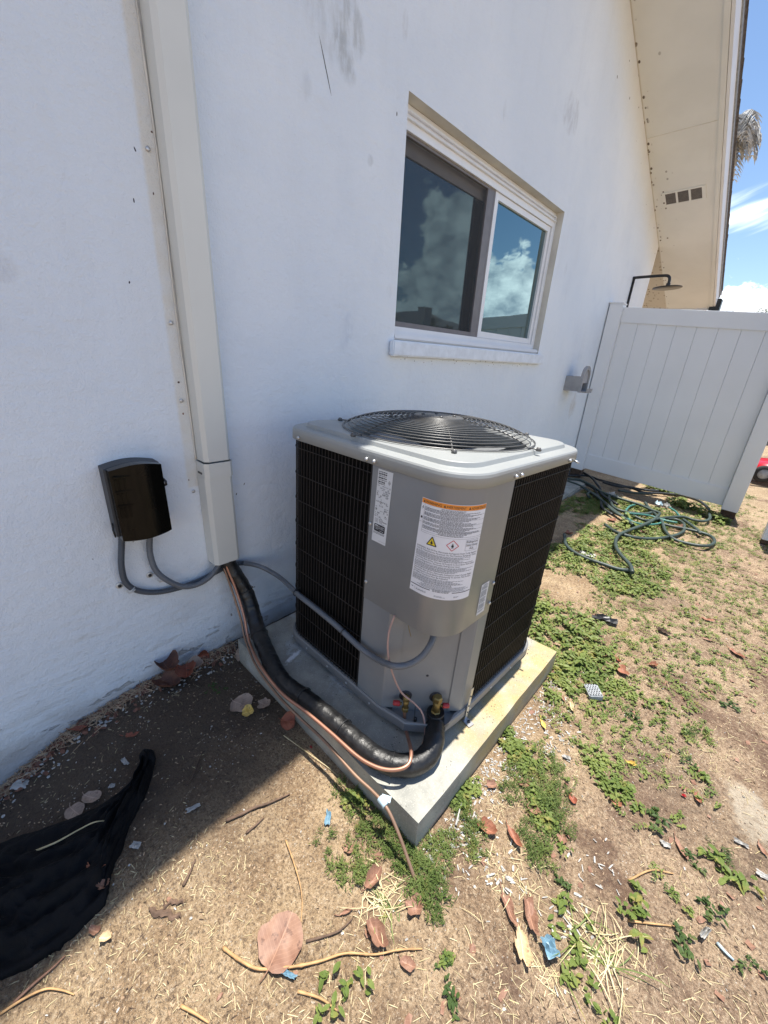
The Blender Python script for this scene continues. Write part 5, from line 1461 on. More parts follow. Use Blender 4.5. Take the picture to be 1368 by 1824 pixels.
stick('twig', 'forked brown twig crossing the shadow edge', [(402, 1462), (430, 1450), (455, 1438), (480, 1430), (516, 1414)], .0036, 'twig', knobs=.4)
stick('twig', 'thin dark twig just below the forked one', [(438, 1484), (455, 1470), (470, 1456)], .0026, 'twig', knobs=.5)
stick('twig', 'pinkish straight stick at the lower left shadow edge', [(24, 1786), (60, 1752), (90, 1727), (116, 1702)], .0026, 'leafpink')
stick('twig', 'pale crooked twig at the bottom left', [(0, 1806), (40, 1780), (80, 1762), (110, 1764), (132, 1772)], .0022, 'twigtan')
stick('twig', 'short brown twig at the bottom edge', [(322, 1792), (345, 1804), (372, 1822)], .0026, 'twigtan')
stick('twig', 'thin bent twig below the big leaf at the bottom', [(530, 1766), (560, 1774), (580, 1784), (600, 1800)], .0024, 'twigtan')
stick('twig', 'pale dry stem lying across the black fabric', [(62, 1516), (100, 1500), (140, 1478), (170, 1464), (203, 1462)], .0022, 'straw', lift=.05)
stick('twig', 'short diagonal twig at the lit sand near the shadow', [(326, 1578), (335, 1560), (348, 1530)], .003, 'twig', knobs=.4)
stick('twig', 'thin straw-like twig pointing at the pad near the red leaf', [(505, 1310), (540, 1335), (575, 1360), (600, 1380)], .0014, 'straw')
stick('twig', 'small dark twig on the shaded soil right of the fabric', [(330, 1400), (345, 1380), (358, 1345), (364, 1338)], .0026, 'chipdark')
stick('twig', 'pale stick lying in the weeds at lower right', [(1120, 1568), (1160, 1550), (1200, 1556)], .0022, 'twigtan')
stick('twig', 'white plastic-like splinter at the right of the bare ground', [(1278, 1680), (1292, 1695), (1307, 1710)], .0032, 'palebl')
stick('twig', 'white splinter standing in the weeds beside the pad corner', [(812, 1470), (817, 1450), (822, 1430)], .0024, 'flake', lift=.012)
stick('twig', 'thin runner near the right edge under the sprigs', [(1120, 1640), (1160, 1645), (1205, 1650)], .0022, 'twigtan')
# piece of bark
m = MB()
for off, ln, w, rt in ((Vector((0, 0, 0)), .078, .013, .2), (Vector((.004, .019, .003)), .048, .009, .38)):
    rows = []
    for i in range(14):
        u = i / 13 - .5
        row = [Vector((u * ln, (j / 6 - .5) * w * (1 - (2 * u) ** 4 * .7) + .009 * noise.noise(Vector((u * 6, 1, off.x * 90))) + .003 * noise.noise(Vector((u * 25, j * .6, 4))), .0045 * math.cos((j / 6 - .5) * 3.0) + .006 * noise.noise(Vector((u * 14, j * .7, 3))))) for j in range(7)]
        rows.append([Matrix.Rotation(rt, 4, 'Z') @ v + off for v in row])
    m.loft(rows, closed=False, sm=True)
o = m.build('bark_piece', M['twig'], recalc=False); o.location = G(293, 1628, .003); o.rotation_euler.z = .4
props(o, 'split curled piece of dark bark on the sunlit sand', 'bark')

# ------------------------------------------------------------ scraps
def scrap(px, py, w, l, mt, name, label, cat, rot=0, crumple=.004, lift=.004, thick=0):
    m = MB(); rows = []; n = 7; sd_ = px
    for i in range(n):
        row = []
        for j in range(n):
            u, v_ = i / (n - 1) - .5, j / (n - 1) - .5
            k = 1 + .35 * noise.noise(Vector((u * 3 + sd_, v_ * 3, 1)))
            row.append(Vector((u * l * k, v_ * w * k, crumple * (1 + 1.6 * noise.noise(Vector((u * 4 + sd_, v_ * 4, 7)))))))
        rows.append(row)
    m.loft(rows, closed=False, sm=False)
    o = m.build(name, M[mt], recalc=False); o.location = G(px, py, lift); o.rotation_euler.z = rot
    return props(o, label, cat)
scrap(584, 1457, .014, .034, 'blue', 'plastic_scrap', 'bright blue plastic scrap left of the pad corner', 'plastic scrap', -.9)
scrap(514, 1737, .007, .030, 'blue', 'plastic_scrap', 'small blue sliver tucked below the large round leaf', 'plastic scrap', .5)
scrap(978, 1688, .028, .034, 'blue', 'plastic_scrap', 'cyan plastic scrap in the dry grass at lower right', 'plastic scrap', -.6, .008, .012)
scrap(1010, 1350, .012, .02, 'flake', 'paint_chip', 'white torn paint chip beyond the feathery weeds', 'paint chip', .3)
scrap(1185, 1505, .012, .022, 'flake', 'paint_chip', 'white chip left of the broad sprig at the right', 'paint chip', .3)
scrap(1254, 1664, .010, .030, 'flake', 'paint_chip', 'upright white chip on the bare ground lower right', 'paint chip', 1.2, .010)
scrap(1320, 1503, .010, .032, 'flake', 'paint_chip', 'white chip below the pale sandy patch at the right edge', 'paint chip', .1)
scrap(1358, 1560, .014, .024, 'flake', 'paint_chip', 'white chip at the very right edge', 'paint chip', .1)
scrap(222, 1358, .012, .030, 'flake', 'paint_chip', 'white paint flake on the shaded soil above the fabric', 'paint chip', .1)
scrap(199, 1401, .012, .016, 'flake', 'paint_chip', 'round white shell-like chip above the fabric neck', 'paint chip', .9)
scrap(345, 1440, .012, .034, 'flake', 'paint_chip', 'group of white chips at the centre of the shaded soil', 'paint chip', 1.3)
scrap(36, 1398, .03, .04, 'flake', 'paint_chip', 'large white paint flake at the left edge by the wall', 'paint chip', .7)
scrap(242, 1507, .016, .022, 'flake', 'paint_chip', 'dull white chip right of the black fabric', 'paint chip', .7)
scrap(375, 1199, .01, .012, 'flake', 'paint_chip', 'tiny white chip by the leaf heap at the wall', 'paint chip', .7)
scrap(1078, 1105, .05, .10, 'blackpl', 'plastic_scrap', 'black plastic scrap in the weeds beyond the unit', 'plastic scrap', .3, .012)
scrap(1182, 1127, .03, .05, 'chipdark', 'wood_piece', 'dark weathered wood piece in the far weeds', 'wood piece', -.4, .01)
scrap(1045, 988, .06, .09, 'flake', 'paper_scrap', 'white paper scrap beside the near hose bend', 'paper scrap', .2, .006)
scrap(1218, 1418, .008, .012, 'red', 'plastic_scrap', 'tiny red plastic bit near the rust leaf by the pale sand patch', 'plastic scrap', .2)
scrap(554, 1332, .006, .010, 'red', 'plastic_scrap', 'tiny red plastic bit at the shadow tip beside the pad', 'plastic scrap', .2)

# grey perforated block
pb = G(1056, 1238, 0)
m = MB(); m.box((-.032, -.024, 0), (.032, .024, .022), bev=.003)
blk = m.build('perforated_block', M['slab']); blk.location = pb + Vector((0, 0, .003)); blk.rotation_euler = (.12, -.05, -.95)
props(blk, 'small grey perforated block lying on the ground right of the pad', 'block')
m = MB()
for i in range(7):
    for j in range(5):
        x, y = -.026 + i * .0086, -.018 + j * .009 + (.0045 if i % 2 else 0)
        if y < .022: m.lathe([(.0027, 0), (.0027, .0008), (.0001, .0009)], 8, Matrix.Translation((x, y, .0222)))
m.build('hole', M['ink'], blk)

# ------------------------------------------------------------ black landscape fabric
def bag_pt(px, py, lift): return G(px, py, lift)
edgeU = [(-170, 1590), (-60, 1535), (0, 1502), (60, 1482), (120, 1462), (170, 1440), (205, 1422), (235, 1398), (248, 1375), (256, 1352)]
edgeL = [(-170, 1800), (-60, 1780), (0, 1748), (60, 1722), (130, 1672), (190, 1612), (205, 1540), (232, 1470), (258, 1420), (276, 1362)]
n = 110; rows = []
def polyl(P, t_):
    s_ = t_ * (len(P) - 1); i = min(int(s_), len(P) - 2); f_ = s_ - i
    return (P[i][0] + (P[i + 1][0] - P[i][0]) * f_, P[i][1] + (P[i + 1][1] - P[i][1]) * f_)
for i in range(n):
    t_ = i / (n - 1); a_, b_ = polyl(edgeU, t_), polyl(edgeL, t_); row = []
    m_ = 64
    for j in range(m_):
        w = j / (m_ - 1)
        wob = (9 * noise.noise(Vector((t_ * 9, w * 2, 1))) + 3.5 * noise.noise(Vector((t_ * 31 + 3 * noise.noise(Vector((t_ * 8, 0, 0))), w * 2, 1))) if j in (0, m_ - 1) else 0)
        p = G(a_[0] + (b_[0] - a_[0]) * w + wob, a_[1] + (b_[1] - a_[1]) * w + wob)
        e = math.sin(math.pi * w) ** .5
        # folds run along the length
        fold = .006 * math.sin((w * 5.5 + .8 * noise.noise(Vector((t_ * 3, w * 2, 0)))) * 2 * math.pi) * (1 - .5 * t_)
        fold += .034 * noise.noise(Vector((t_ * 5, w * 6, 3))) + .010 * noise.noise(Vector((t_ * 16, w * 15, 5))) + .034 * (.35 - abs(noise.noise(Vector((t_ * 7 + w * 2, w * 9, 8))))) + .016 * (.3 - abs(noise.noise(Vector((t_ * 24, w * 20, 2)))))
        hgt = (.030 + .014 * (1 - t_)) * e + fold * e
        p.z += max(.002, hgt) if 0 < j < m_ - 1 else -.004
        row.append(p)
    rows.append(row)
m = MB(); m.loft(rows, closed=False, sm=True)
o = m.build('landscape_fabric', M['bag'], recalc=False)
sm_ = o.modifiers.new('thickness', 'SOLIDIFY'); sm_.thickness = .002
props(o, 'crumpled black landscape fabric lying on the soil at lower left, twisted to a neck', 'fabric')
m = MB(); kp = G(262, 1350, .018)
m.tube([kp + Vector(v) for v in ((-.03, -.01, -.012), (-.012, -.004, .004), (.004, .004, .010), (.02, .006, .002), (.03, .0, -.012))], [.006, .014, .017, .012, .006], 12, rf=lambda i, a, L: 1 + .35 * noise.noise(Vector((math.cos(a) * 2, math.sin(a) * 2, L * 90))))
m.build('knot', M['bag'], o, recalc=False)

# ------------------------------------------------------------ garden hoses by the fence
def C7(pts): return [(980 + x / 3.526, 700 + y / 3.526) for x, y in pts]
def hose(name, label, runs, r_, mt):
    m = MB()
    for k, (rn, lz) in enumerate(runs):
        P = [G(px, py, r_ + (lz[i] if isinstance(lz, (list, tuple)) else lz) + .012) for i, (px, py) in enumerate(C7(rn))]
        c_ = catmull(P, .02)
        c_ = [p + Vector((.006 * noise.noise(p * 6), .006 * noise.noise(p * 6 + Vector((4, 0, 0))), 0)) for p in c_]
        m.tube(c_, r_, 9)
    o = m.build(name, M[mt], recalc=False); return props(o, label, 'hose')
hose('garden_hose', 'tangled green garden hose on the weeds in front of the fence', [
    ([(108, 552), (200, 590), (280, 640), (380, 720), (470, 790), (520, 830)], .012), ([(112, 535), (190, 545), (262, 580), (330, 625), (430, 660), (560, 700), (650, 740), (690, 755), (660, 790), (580, 830), (500, 860), (440, 890), (415, 930), (418, 975), (445, 1020), (485, 1060), (508, 1090), (516, 1130)], .022),
    ([(88, 888), (100, 950), (150, 1000), (230, 1040), (330, 1075), (420, 1105), (480, 1112), (515, 1108)], 0), ([(345, 826), (400, 865), (470, 892), (550, 910), (640, 915), (740, 905), (810, 885), (842, 860), (838, 820), (790, 795), (720, 790)], .004),
    ([(595, 690), (640, 740), (700, 800), (720, 860), (770, 915), (860, 945), (950, 960), (1010, 955), (1032, 930), (1010, 900), (940, 875), (860, 855), (780, 840), (700, 820)], .008), ([(1003, 760), (1000, 790), (960, 805), (900, 797), (840, 778), (760, 780), (690, 790), (600, 800), (520, 770)], .016),
    ([(250, 655), (236, 640), (250, 625), (290, 640), (350, 700), (420, 760), (470, 775)], .01), ([(835, 795), (880, 825), (925, 860), (945, 885)], .012), ([(370, 650), (380, 690), (420, 730), (500, 750), (600, 760), (640, 750)], .02),
    ([(430, 612), (540, 628), (640, 632)], .01)], .0115, 'hose')
hose('garden_hose', 'black garden hose running along the foot of the fence', [
    ([(112, 482), (180, 492), (250, 525), (310, 590), (330, 640), (420, 700)], .02), ([(100, 520), (230, 520), (310, 545), (400, 570), (520, 600), (590, 625), (700, 630), (800, 640), (870, 655), (940, 680), (985, 715), (1005, 745)], .008), ([(200, 560), (280, 600), (310, 660), (330, 720), (390, 765)], .004),
    ([(330, 560), (420, 585), (500, 590), (600, 610), (680, 615)], .022)], .0115, 'hoseblk')
hose('garden_hose', 'thin teal hose coiled inside the green hose pile', [
    ([(545, 700), (495, 715), (475, 750), (500, 800), (560, 822), (640, 825), (700, 815), (720, 795)], .012), ([(490, 755), (560, 762), (640, 775), (720, 800), (800, 815)], .02), ([(750, 720), (790, 745), (815, 775)], .02)], .0085, 'hoseteal')
scrap(1090, 888, .10, .07, 'flake', 'paper_scrap', 'white and blue crumpled wrapper under the left hose coils', 'paper scrap', .8, .03)
scrap(1172, 902, .08, .05, 'palebl', 'plastic_scrap', 'pale blue crumpled bag in the middle of the hose pile', 'plastic scrap', .3, .03)
scrap(1186, 906, .05, .05, 'flake', 'paper_scrap', 'white crumpled wrapper right of the pale blue bag', 'paper scrap', .9, .03)

# ------------------------------------------------------------ weeds
def leafblade(m, base, dirv, L, W, up, droop, n=3):
    """pointed leaf from base; dirv horizontal unit direction"""
    side = Vector((-dirv.y, dirv.x, 0)); vs = []
    prof = [(0, .25), (.35, 1.0), (.7, .8), (1.0, 0.0)] if n >= 3 else [(0, .3), (.5, 1.0), (1.0, 0)]
    for t_, w in prof:
        p = base + dirv * (L * t_) + Vector((0, 0, up * L * t_ - droop * L * t_ * t_))
        if w > 0: vs += [p + side * W * .5 * w + Vector((0, 0, W * .12)), p - Vector((0, 0, W * .08)), p - side * W * .5 * w + Vector((0, 0, W * .12))]
        else: vs.append(p)
    fs = []; q = len(prof) - 1
    for i in range(q - 1):
        a = i * 3; fs += [(a, a + 1, a + 4, a + 3), (a + 1, a + 2, a + 5, a + 4)]
    a = (q - 1) * 3; fs += [(a, a + 1, a + 3), (a + 1, a + 2, a + 3)]
    m.add(vs, fs, False)
def blade(m, base, dirv, L, W, up, droop):
    sd = Vector((-dirv.y, dirv.x, 0)); side = sd * W * .5; P = []; be = math.sin(L * 9173.1 + up * 77) * .38
    for t_ in (0, .25, .5, .75, 1.0): P.append(base + dirv * (L * t_) + sd * (be * L * t_ * t_) + Vector((0, 0, max(up * L * t_ - droop * L * t_ * t_, -.004 - .01 * t_))))
    vs = [P[0] + side * .8, P[0] - side * .8, P[1] + side, P[1] - side, P[2] + side, P[2] - side, P[3] + side * .7, P[3] - side * .7, P[4]]
    m.add(vs, [(0, 1, 3, 2), (2, 3, 5, 4), (4, 5, 7, 6), (6, 7, 8)])
def plant(m, base, kind, s_, rg):
    if kind == 'broad':
        n = rg.randint(5, 9)
        for k in range(n):
            a = rg.random() * 6.28; d_ = Vector((math.cos(a), math.sin(a), 0)); h = rg.uniform(.2, 1) * s_ * .8
            st_ = base + Vector((rg.gauss(0, .25), rg.gauss(0, .25), 0)) * s_ + Vector((0, 0, h))
            leafblade(m, st_, d_, s_ * rg.uniform(.5, .95), s_ * rg.uniform(.28, .48), rg.uniform(-.1, .6), rg.uniform(.1, .7))
    elif kind == 'feather':
        for k in range(rg.randint(12, 20)):
            a = rg.random() * 6.28; d_ = Vector((math.cos(a), math.sin(a), 0))
            st_ = base + Vector((rg.gauss(0, .3), rg.gauss(0, .3), rg.random() * .6)) * s_
            leafblade(m, st_, d_, s_ * rg.uniform(.35, .7), s_ * rg.uniform(.06, .13), rg.uniform(0, 1.2), rg.uniform(.1, .6), 2)
    elif kind == 'creep':
        a0 = rg.random() * 6.28; p = base.copy()
        for k in range(rg.randint(4, 8)):
            a0 += rg.gauss(0, .5); p = p + Vector((math.cos(a0), math.sin(a0), 0)) * s_ * .45
            p.z = gh(p.x, p.y) + .004
            for q in (1, -1):
                a = a0 + q * rg.uniform(.6, 1.5); leafblade(m, p + Vector((0, 0, .003)), Vector((math.cos(a), math.sin(a), 0)), s_ * rg.uniform(.35, .65), s_ * rg.uniform(.2, .32), rg.uniform(0, .7), rg.uniform(.1, .5), 2)
    elif kind == 'grass':
        for k in range(rg.randint(8, 14)):
            a = rg.random() * 6.28; d_ = Vector((math.cos(a), math.sin(a), 0))
            blade(m, base + d_ * rg.random() * s_ * .12, d_, s_ * rg.uniform(.5, 1.2), s_ * rg.uniform(.035, .06), rg.uniform(.3, 1.3), rg.uniform(.3, 1.0))
rg = random.Random(77)
def patch(m, px, py, rad_, kind, n, s_, squash=1.0):
    c_ = G(px, py)
    for _ in range(n):
        a = rg.random() * 6.28; r0 = rad_ * math.sqrt(rg.random())
        x, y = c_.x + math.cos(a) * r0 * squash, c_.y + math.sin(a) * r0
        if .125 < x < 1.025 and .53 < y < 1.405: continue
        if x < .01: continue
        plant(m, Vector((x, y, gh(x, y))), kind, s_ * rg.uniform(.6, 1.25), rg)
mF, mB_, mC = MB(), MB(), MB()
# feathery mat round the near pad corner
for a in [(622, 1405, .045, 26), (650, 1440, .055, 40), (690, 1480, .055, 50), (655, 1500, .05, 34), (720, 1520, .05, 50), (765, 1530, .05, 55), (740, 1560, .05, 45), (770, 1590, .035, 26), (775, 1625, .02, 12), (800, 1505, .03, 20),
          (822, 1440, .03, 25), (845, 1480, .03, 26), (850, 1520, .025, 16), (620, 1560, .03, 14), (575, 1500, .03, 7), (600, 1540, .02, 7), (645, 1555, .02, 12), (960, 1400, .055, 45), (990, 1425, .05, 42), (970, 1450, .05, 42), (950, 1490, .045, 34), (965, 1525, .035, 22),
          (925, 1370, .045, 35), (1005, 1470, .03, 15), (905, 1410, .03, 18), (980, 1365, .04, 26)]:
    patch(mF, a[0], a[1], a[2], 'feather', int(a[3] * 1.0), .020)
for a in [(818, 1425, .03, 16), (835, 1400, .03, 16), (800, 1420, .02, 8), (905, 1320, .035, 24), (925, 1345, .045, 30), (900, 1300, .02, 10), (945, 1365, .03, 14), (640, 1425, .04, 14), (975, 1205, .06, 34), (1000, 1190, .06, 26), (1015, 1225, .06, 26), (985, 1245, .03, 10), (1035, 1180, .06, 24), (1060, 1215, .05, 20),
          (1090, 1225, .05, 16), (1070, 1165, .05, 12), (1120, 1230, .05, 14), (1075, 1370, .06, 22), (1092, 1395, .05, 22), (1100, 1410, .03, 10), (1055, 1350, .04, 14), (968, 1465, .03, 8), (955, 1420, .03, 8)]:
    patch(mB_, a[0], a[1], a[2], 'broad', int(a[3] * 1.5), .0175)
# creeping cover over the open ground, thick towards the hose pile
for _ in range(14500):
    x = rg.uniform(.95, 3.6); y = rg.uniform(.5, 5.6)
    if x < 1.06 and y < 1.44: continue
    d_ = noise.noise(Vector((x * 2.0, y * 1.6, 5))) + .6 * noise.noise(Vector((x * 5.2, y * 5.2, 8)))
    th = .04 - .42 * smooth((y - 1.25) / 1.3) + .20 * smooth((y - 3.9) / .9) + .30 * smooth((x - 1.9) / 1.2) + (.34 * smooth((1.3 - y) / .5)) + (.25 if (x > 1.35 and y > 3.7) else 0)
    if d_ < th + .06 + rg.gauss(0, .17): continue
    plant(mC, Vector((x, y, gh(x, y))), 'creep' if rg.random() < .6 else 'broad', rg.uniform(.010, .022), rg)
for _ in range(3200):                 # strip beyond the pad and beside the wall, in the unit's shade
    x = rg.uniform(.3, 1.2); y = rg.uniform(1.42, 4.1)
    if noise.noise(Vector((x * 3, y * 2.2, 2))) < -.12: continue
    plant(mC, Vector((x, y, gh(x, y))), 'creep' if rg.random() < .5 else 'broad', rg.uniform(.02, .04), rg)
for a in [(1195, 880, .12, 34), (1175, 875, .10, 26), (1230, 885, .10, 18), (1215, 900, .10, 16), (1285, 930, .07, 14), (1240, 912, .12, 14), (1120, 935, .1, 10)]:
    patch(mB_, a[0], a[1], a[2], 'broad', a[3], .06)
for name_, m, mt in (('feathery_weed_mat', mF, 'green2'), ('broadleaf_weed_mat', mB_, 'green1'), ('creeping_weed_cover', mC, 'green1')):
    o = m.build(name_, M[mt], recalc=False)
    props(o, {'feathery_weed_mat': 'dense feathery green weeds hugging the near corner and yard side of the pad', 'broadleaf_weed_mat': 'bright broad-leaved weeds beside the pad and the hose pile', 'creeping_weed_cover': 'thin creeping green weeds scattered over the open ground'}[name_], 'weeds', kind='stuff')
# single sprigs that stand alone
SP = [(1180, 1255, .020, 'broad', 'small sprig on bare ground right of the grey block'), (1122, 1275, .028, 'broad', 'dark leafy sprig just below the grey block, with a sharp shadow'), (1075, 1275, .018, 'broad', 'tiny bright sprig touching the near side of the grey block'),
      (1305, 1262, .032, 'broad', 'bluish green sprig at the right above the feathery patch'), (1250, 1318, .030, 'feather', 'feathery round patch on bare ground at the right'), (1228, 1310, .026, 'feather', 'left part of the feathery round patch at the right'),
      (1245, 1378, .026, 'broad', 'sprig at the upper end of the pale sandy patch'), (1215, 1352, .020, 'broad', 'low sprig up and left of the pale sandy patch'), (1155, 1450, .026, 'broad', 'leafy sprig in the centre of the bare ground at the right'),
      (1168, 1462, .028, 'broad', 'broad sprig below the centre of the bare ground at the right'), (1210, 1455, .022, 'broad', 'small sprig left of the pale sandy patch'), (1240, 1538, .020, 'broad', 'small sprig left of the large leafy one near the right edge'),
      (1300, 1560, .040, 'broad', 'large leafy sprig near the right edge'), (1285, 1525, .028, 'feather', 'feathery top of the large leafy sprig near the right edge'), (1205, 1605, .020, 'broad', 'dark small sprig in the lower right'), (1258, 1615, .026, 'broad', 'sprig with yellow tip in the lower right'),
      (1118, 1625, .044, 'broad', 'tall round-leaved sprig above the straw tuft'), (1008, 1575, .020, 'broad', 'small sprig above the straw at lower right'), (1020, 1655, .034, 'broad', 'dark round-leaved sprig at the head of the straw tuft'), (1218, 1690, .028, 'broad', 'dark three-leaved sprig at lower right'),
      (1030, 1720, .030, 'broad', 'green sprig inside the straw tuft'), (1328, 1705, .018, 'broad', 'tiny sprig at the lower right edge'), (800, 1715, .022, 'broad', 'small sprig below the copper line end'), (797, 1718, .016, 'broad', 'second tiny sprig below the copper line end'),
      (608, 1785, .034, 'broad', 'upright leafy sprig at the bottom centre'), (803, 1790, .022, 'broad', 'sprig at the bottom edge right of centre'), (1075, 1805, .028, 'broad', 'sprig at the bottom edge below the straw tuft'), (390, 1228, .022, 'broad', 'dark little sprig in the shade by the pale leaf'),
      (1170, 1540, .022, 'creep', 'creeping runner left of the large leafy sprig'), (1185, 1570, .020, 'creep', 'second creeping runner left of the large leafy sprig'), (1000, 1515, .02, 'broad', 'small sprig below the feathery weeds')]
for k, (px, py, s_, kd, lb) in enumerate(SP):
    s_ *= .72
    m = MB(); base = Vector((0, 0, 0)); p0 = G(px, py)
    if kd == 'creep':
        plant(m, p0.copy(), kd, s_, rg); plant(m, p0.copy(), kd, s_, rg); m.v = [tuple(Vector(v) - p0) for v in m.v]
    else:
        for q in range({'broad': 5, 'feather': 9}[kd]):
            plant(m, Vector((rg.gauss(0, .8) * s_, rg.gauss(0, .8) * s_, 0)), kd, s_ * rg.uniform(.7, 1.1), rg)
        m.tube([(0, 0, -.004), (.1 * s_, .1 * s_, s_ * .7)], .0014, 5)
    o = m.build('weed_sprig', M['green3'] if k % 2 else M['green1'], recalc=False); o.location = p0
    props(o, lb, 'weed', 'single weed sprigs on the bare ground')
# tufts of grass
def tuft(px, py, n, L, mt, label, spread=.03, W=.0032, name='grass_tuft', upm=.9):
    m = MB()
    for _ in range(n):
        a = rg.random() * 6.28; d_ = Vector((math.cos(a), math.sin(a), 0))
        blade(m, Vector((rg.gauss(0, spread * .5), rg.gauss(0, spread * .5), 0)), d_, L * rg.uniform(.4, 1.1), W * rg.uniform(.6, 1.2), rg.uniform(.1, upm), rg.uniform(.2, .8))
    o = m.build(name, M[mt], recalc=False); o.location = G(px, py, .001); return props(o, label, 'grass tuft', 'grass tufts')
tuft(680, 1600, 60, .06, 'straw', 'pale dry grass tuft left of the copper line end', .04, .0020, upm=.6)
tuft(690, 1615, 26, .055, 'green1', 'green blades inside the pale tuft left of the copper line end', .03, .0022, upm=.7)
tuft(1075, 1690, 60, .10, 'straw', 'large straw tuft with wide blades at lower right', .06, .0019, upm=.5)
tuft(1060, 1700, 30, .10, 'green1', 'wide green blades fanning out of the large straw tuft', .05, .0026, upm=.6)
tuft(960, 1720, 150, .07, 'straw', 'loose straw tuft around the cyan scrap', .11, .0016, upm=.3)
tuft(900, 1560, 60, .055, 'straw', 'short straw tuft below the rust leaves', .08, .0016, upm=.4)
tuft(8, 1355, 7, .075, 'green3', 'dark green blades growing at the wall base by the left edge', .012, .006, upm=1.6)
tuft(1297, 905, 14, .16, 'green3', 'long green blades in front of the fence post', .03, .008, upm=1.6)
tuft(262, 1205, 10, .04, 'green3', 'small dark blades left of the leaf heap', .015, .003, upm=1.2)

# ------------------------------------------------------------ ground litter nobody could count
def litter(name, mt, label, n, gen):
    m = MB(); k = 0
    while k < n:
        g_ = gen()
        if g_ is None: continue
        x, y, l_, w_, h_ = g_
        if .125 < x < 1.025 and .53 < y < 1.405 or x < .004: continue
        a = rg.random() * 3.14; d_ = Vector((math.cos(a), math.sin(a), rg.gauss(0, .15))) * l_ * .5; s_ = Vector((-math.sin(a), math.cos(a), rg.gauss(0, .3))) * w_ * .5
        p = Vector((x, y, gh(x, y) + h_)); b = d_ * rg.uniform(-.3, .3)
        m.add([p - d_ - s_, p - d_ * .9 + s_, p + s_ * 1.3 + Vector((0, 0, w_ * .4)), p + d_ * .95 + s_ * .7, p + d_ - s_, p - s_ * 1.2 - Vector((0, 0, w_ * .3))], [(0, 1, 2, 5), (5, 2, 3, 4)]); k += 1
    o = m.build(name, M[mt], recalc=False); return props(o, label, 'ground litter', kind='stuff')
def near_xy():
    # more of it close to the camera
    return rg.uniform(.0, 2.3), rg.uniform(-.28, 2.4) if rg.random() < .70 else rg.uniform(2.4, 4.6)
def g_straw():
    x, y = near_xy()
    if x < .55 and rg.random() < .75: return None
    d_ = noise.noise(Vector((x * 4, y * 4, 20)))
    if d_ < rg.uniform(-.25, .4): return None
    return x, y, rg.uniform(.004, .02) * (1 if x < .9 else 1.5), rg.uniform(.0006, .0011), .0015
litter('straw_litter', 'straw', 'short pale straw bits strewn over the sandy ground', 11000, g_straw)
def g_chip():
    x, y = near_xy(); return (x, y, rg.uniform(.002, .008), rg.uniform(.0010, .0026), .0008)
litter('wood_chip_litter', 'chip', 'small tan wood chips strewn over the soil', 12000, g_chip)
def g_dark():
    x, y = near_xy()
    if noise.noise(Vector((x * 3, y * 3, 40))) < rg.uniform(-.1, .4): return None
    return x, y, rg.uniform(.003, .012), rg.uniform(.0008, .0018), .001
litter('mulch_litter', 'chipdark', 'dark rotted mulch bits strewn over the soil', 6500, g_dark)
def g_flake():
    t_ = rg.random()
    if t_ < .16:                                   # along the wall
        y = rg.uniform(-.25, .6); x = abs(rg.gauss(0, .06)) + .01; return x, y, rg.uniform(.003, .012), rg.uniform(.002, .007), .003
    if t_ < .55:                                   # beside the yard side of the pad
        y = rg.uniform(.5, 1.5); x = 1.03 + abs(rg.gauss(0, .055)); return x, y, rg.uniform(.003, .014), rg.uniform(.001, .0038), .002
    if t_ < .62:
        p = G(*rg.choice([(980, 1340), (1000, 1310), (900, 1560), (1060, 1540), (1010, 1640)])); return p.x + rg.gauss(0, .03), p.y + rg.gauss(0, .03), rg.uniform(.004, .018), rg.uniform(.0015, .004), .003
    x, y = near_xy(); return x, y, rg.uniform(.002, .008), rg.uniform(.0015, .004), .002
litter('paint_flake_litter', 'flake', 'white paint and shell flakes strewn along the wall, the pad and the soil', 1900, g_flake)
def g_leafbit():
    x, y = near_xy()
    if x < .95 and rg.random() < .9: return None
    return x, y, rg.uniform(.008, .022), rg.uniform(.005, .013), .003
litter('leaf_fragment_litter', 'leafpink', 'pinkish dry leaf fragments strewn over the ground', 420, g_leafbit)
litter('rotted_leaf_litter', 'leafdark', 'dark rotted leaf fragments along the foot of the wall', 260, lambda: (abs(rg.gauss(0, .035)) + .012, rg.uniform(-.2, .56), rg.uniform(.008, .026), rg.uniform(.004, .012), .006))
litter('root_litter', 'chip', 'matted pale dry grass and roots along the foot of the wall', 700, lambda: (abs(rg.gauss(0, .03)) + .008, rg.uniform(-.25, .56), rg.uniform(.02, .06), rg.uniform(.001, .0018), .008))
# crumbs of soil as little stones
m = MB()
for _ in range(5200):
    x, y = near_xy(); 
    if .12 < x < 1.03 and .52 < y < 1.41 or x < .004: continue
    s_ = rg.uniform(.0012, .0042); p = Vector((x, y, gh(x, y) + s_ * .3))
    q = [Vector((rg.uniform(.7, 1.2) * a * s_, rg.uniform(.7, 1.2) * b * s_, rg.uniform(.6, 1) * c2 * s_)) for a, b, c2 in ((1, 0, 0), (-1, 0, 0), (0, 1, 0), (0, -1, 0), (0, 0, 1), (0, 0, -1))]
    m.add([p + v for v in q], [(0, 2, 4), (2, 1, 4), (1, 3, 4), (3, 0, 4), (2, 0, 5), (1, 2, 5), (3, 1, 5), (0, 3, 5)])
o = m.build('soil_crumbs', M['soil'], recalc=False); props(o, 'soil crumbs strewn over the ground', 'ground litter', kind='stuff')

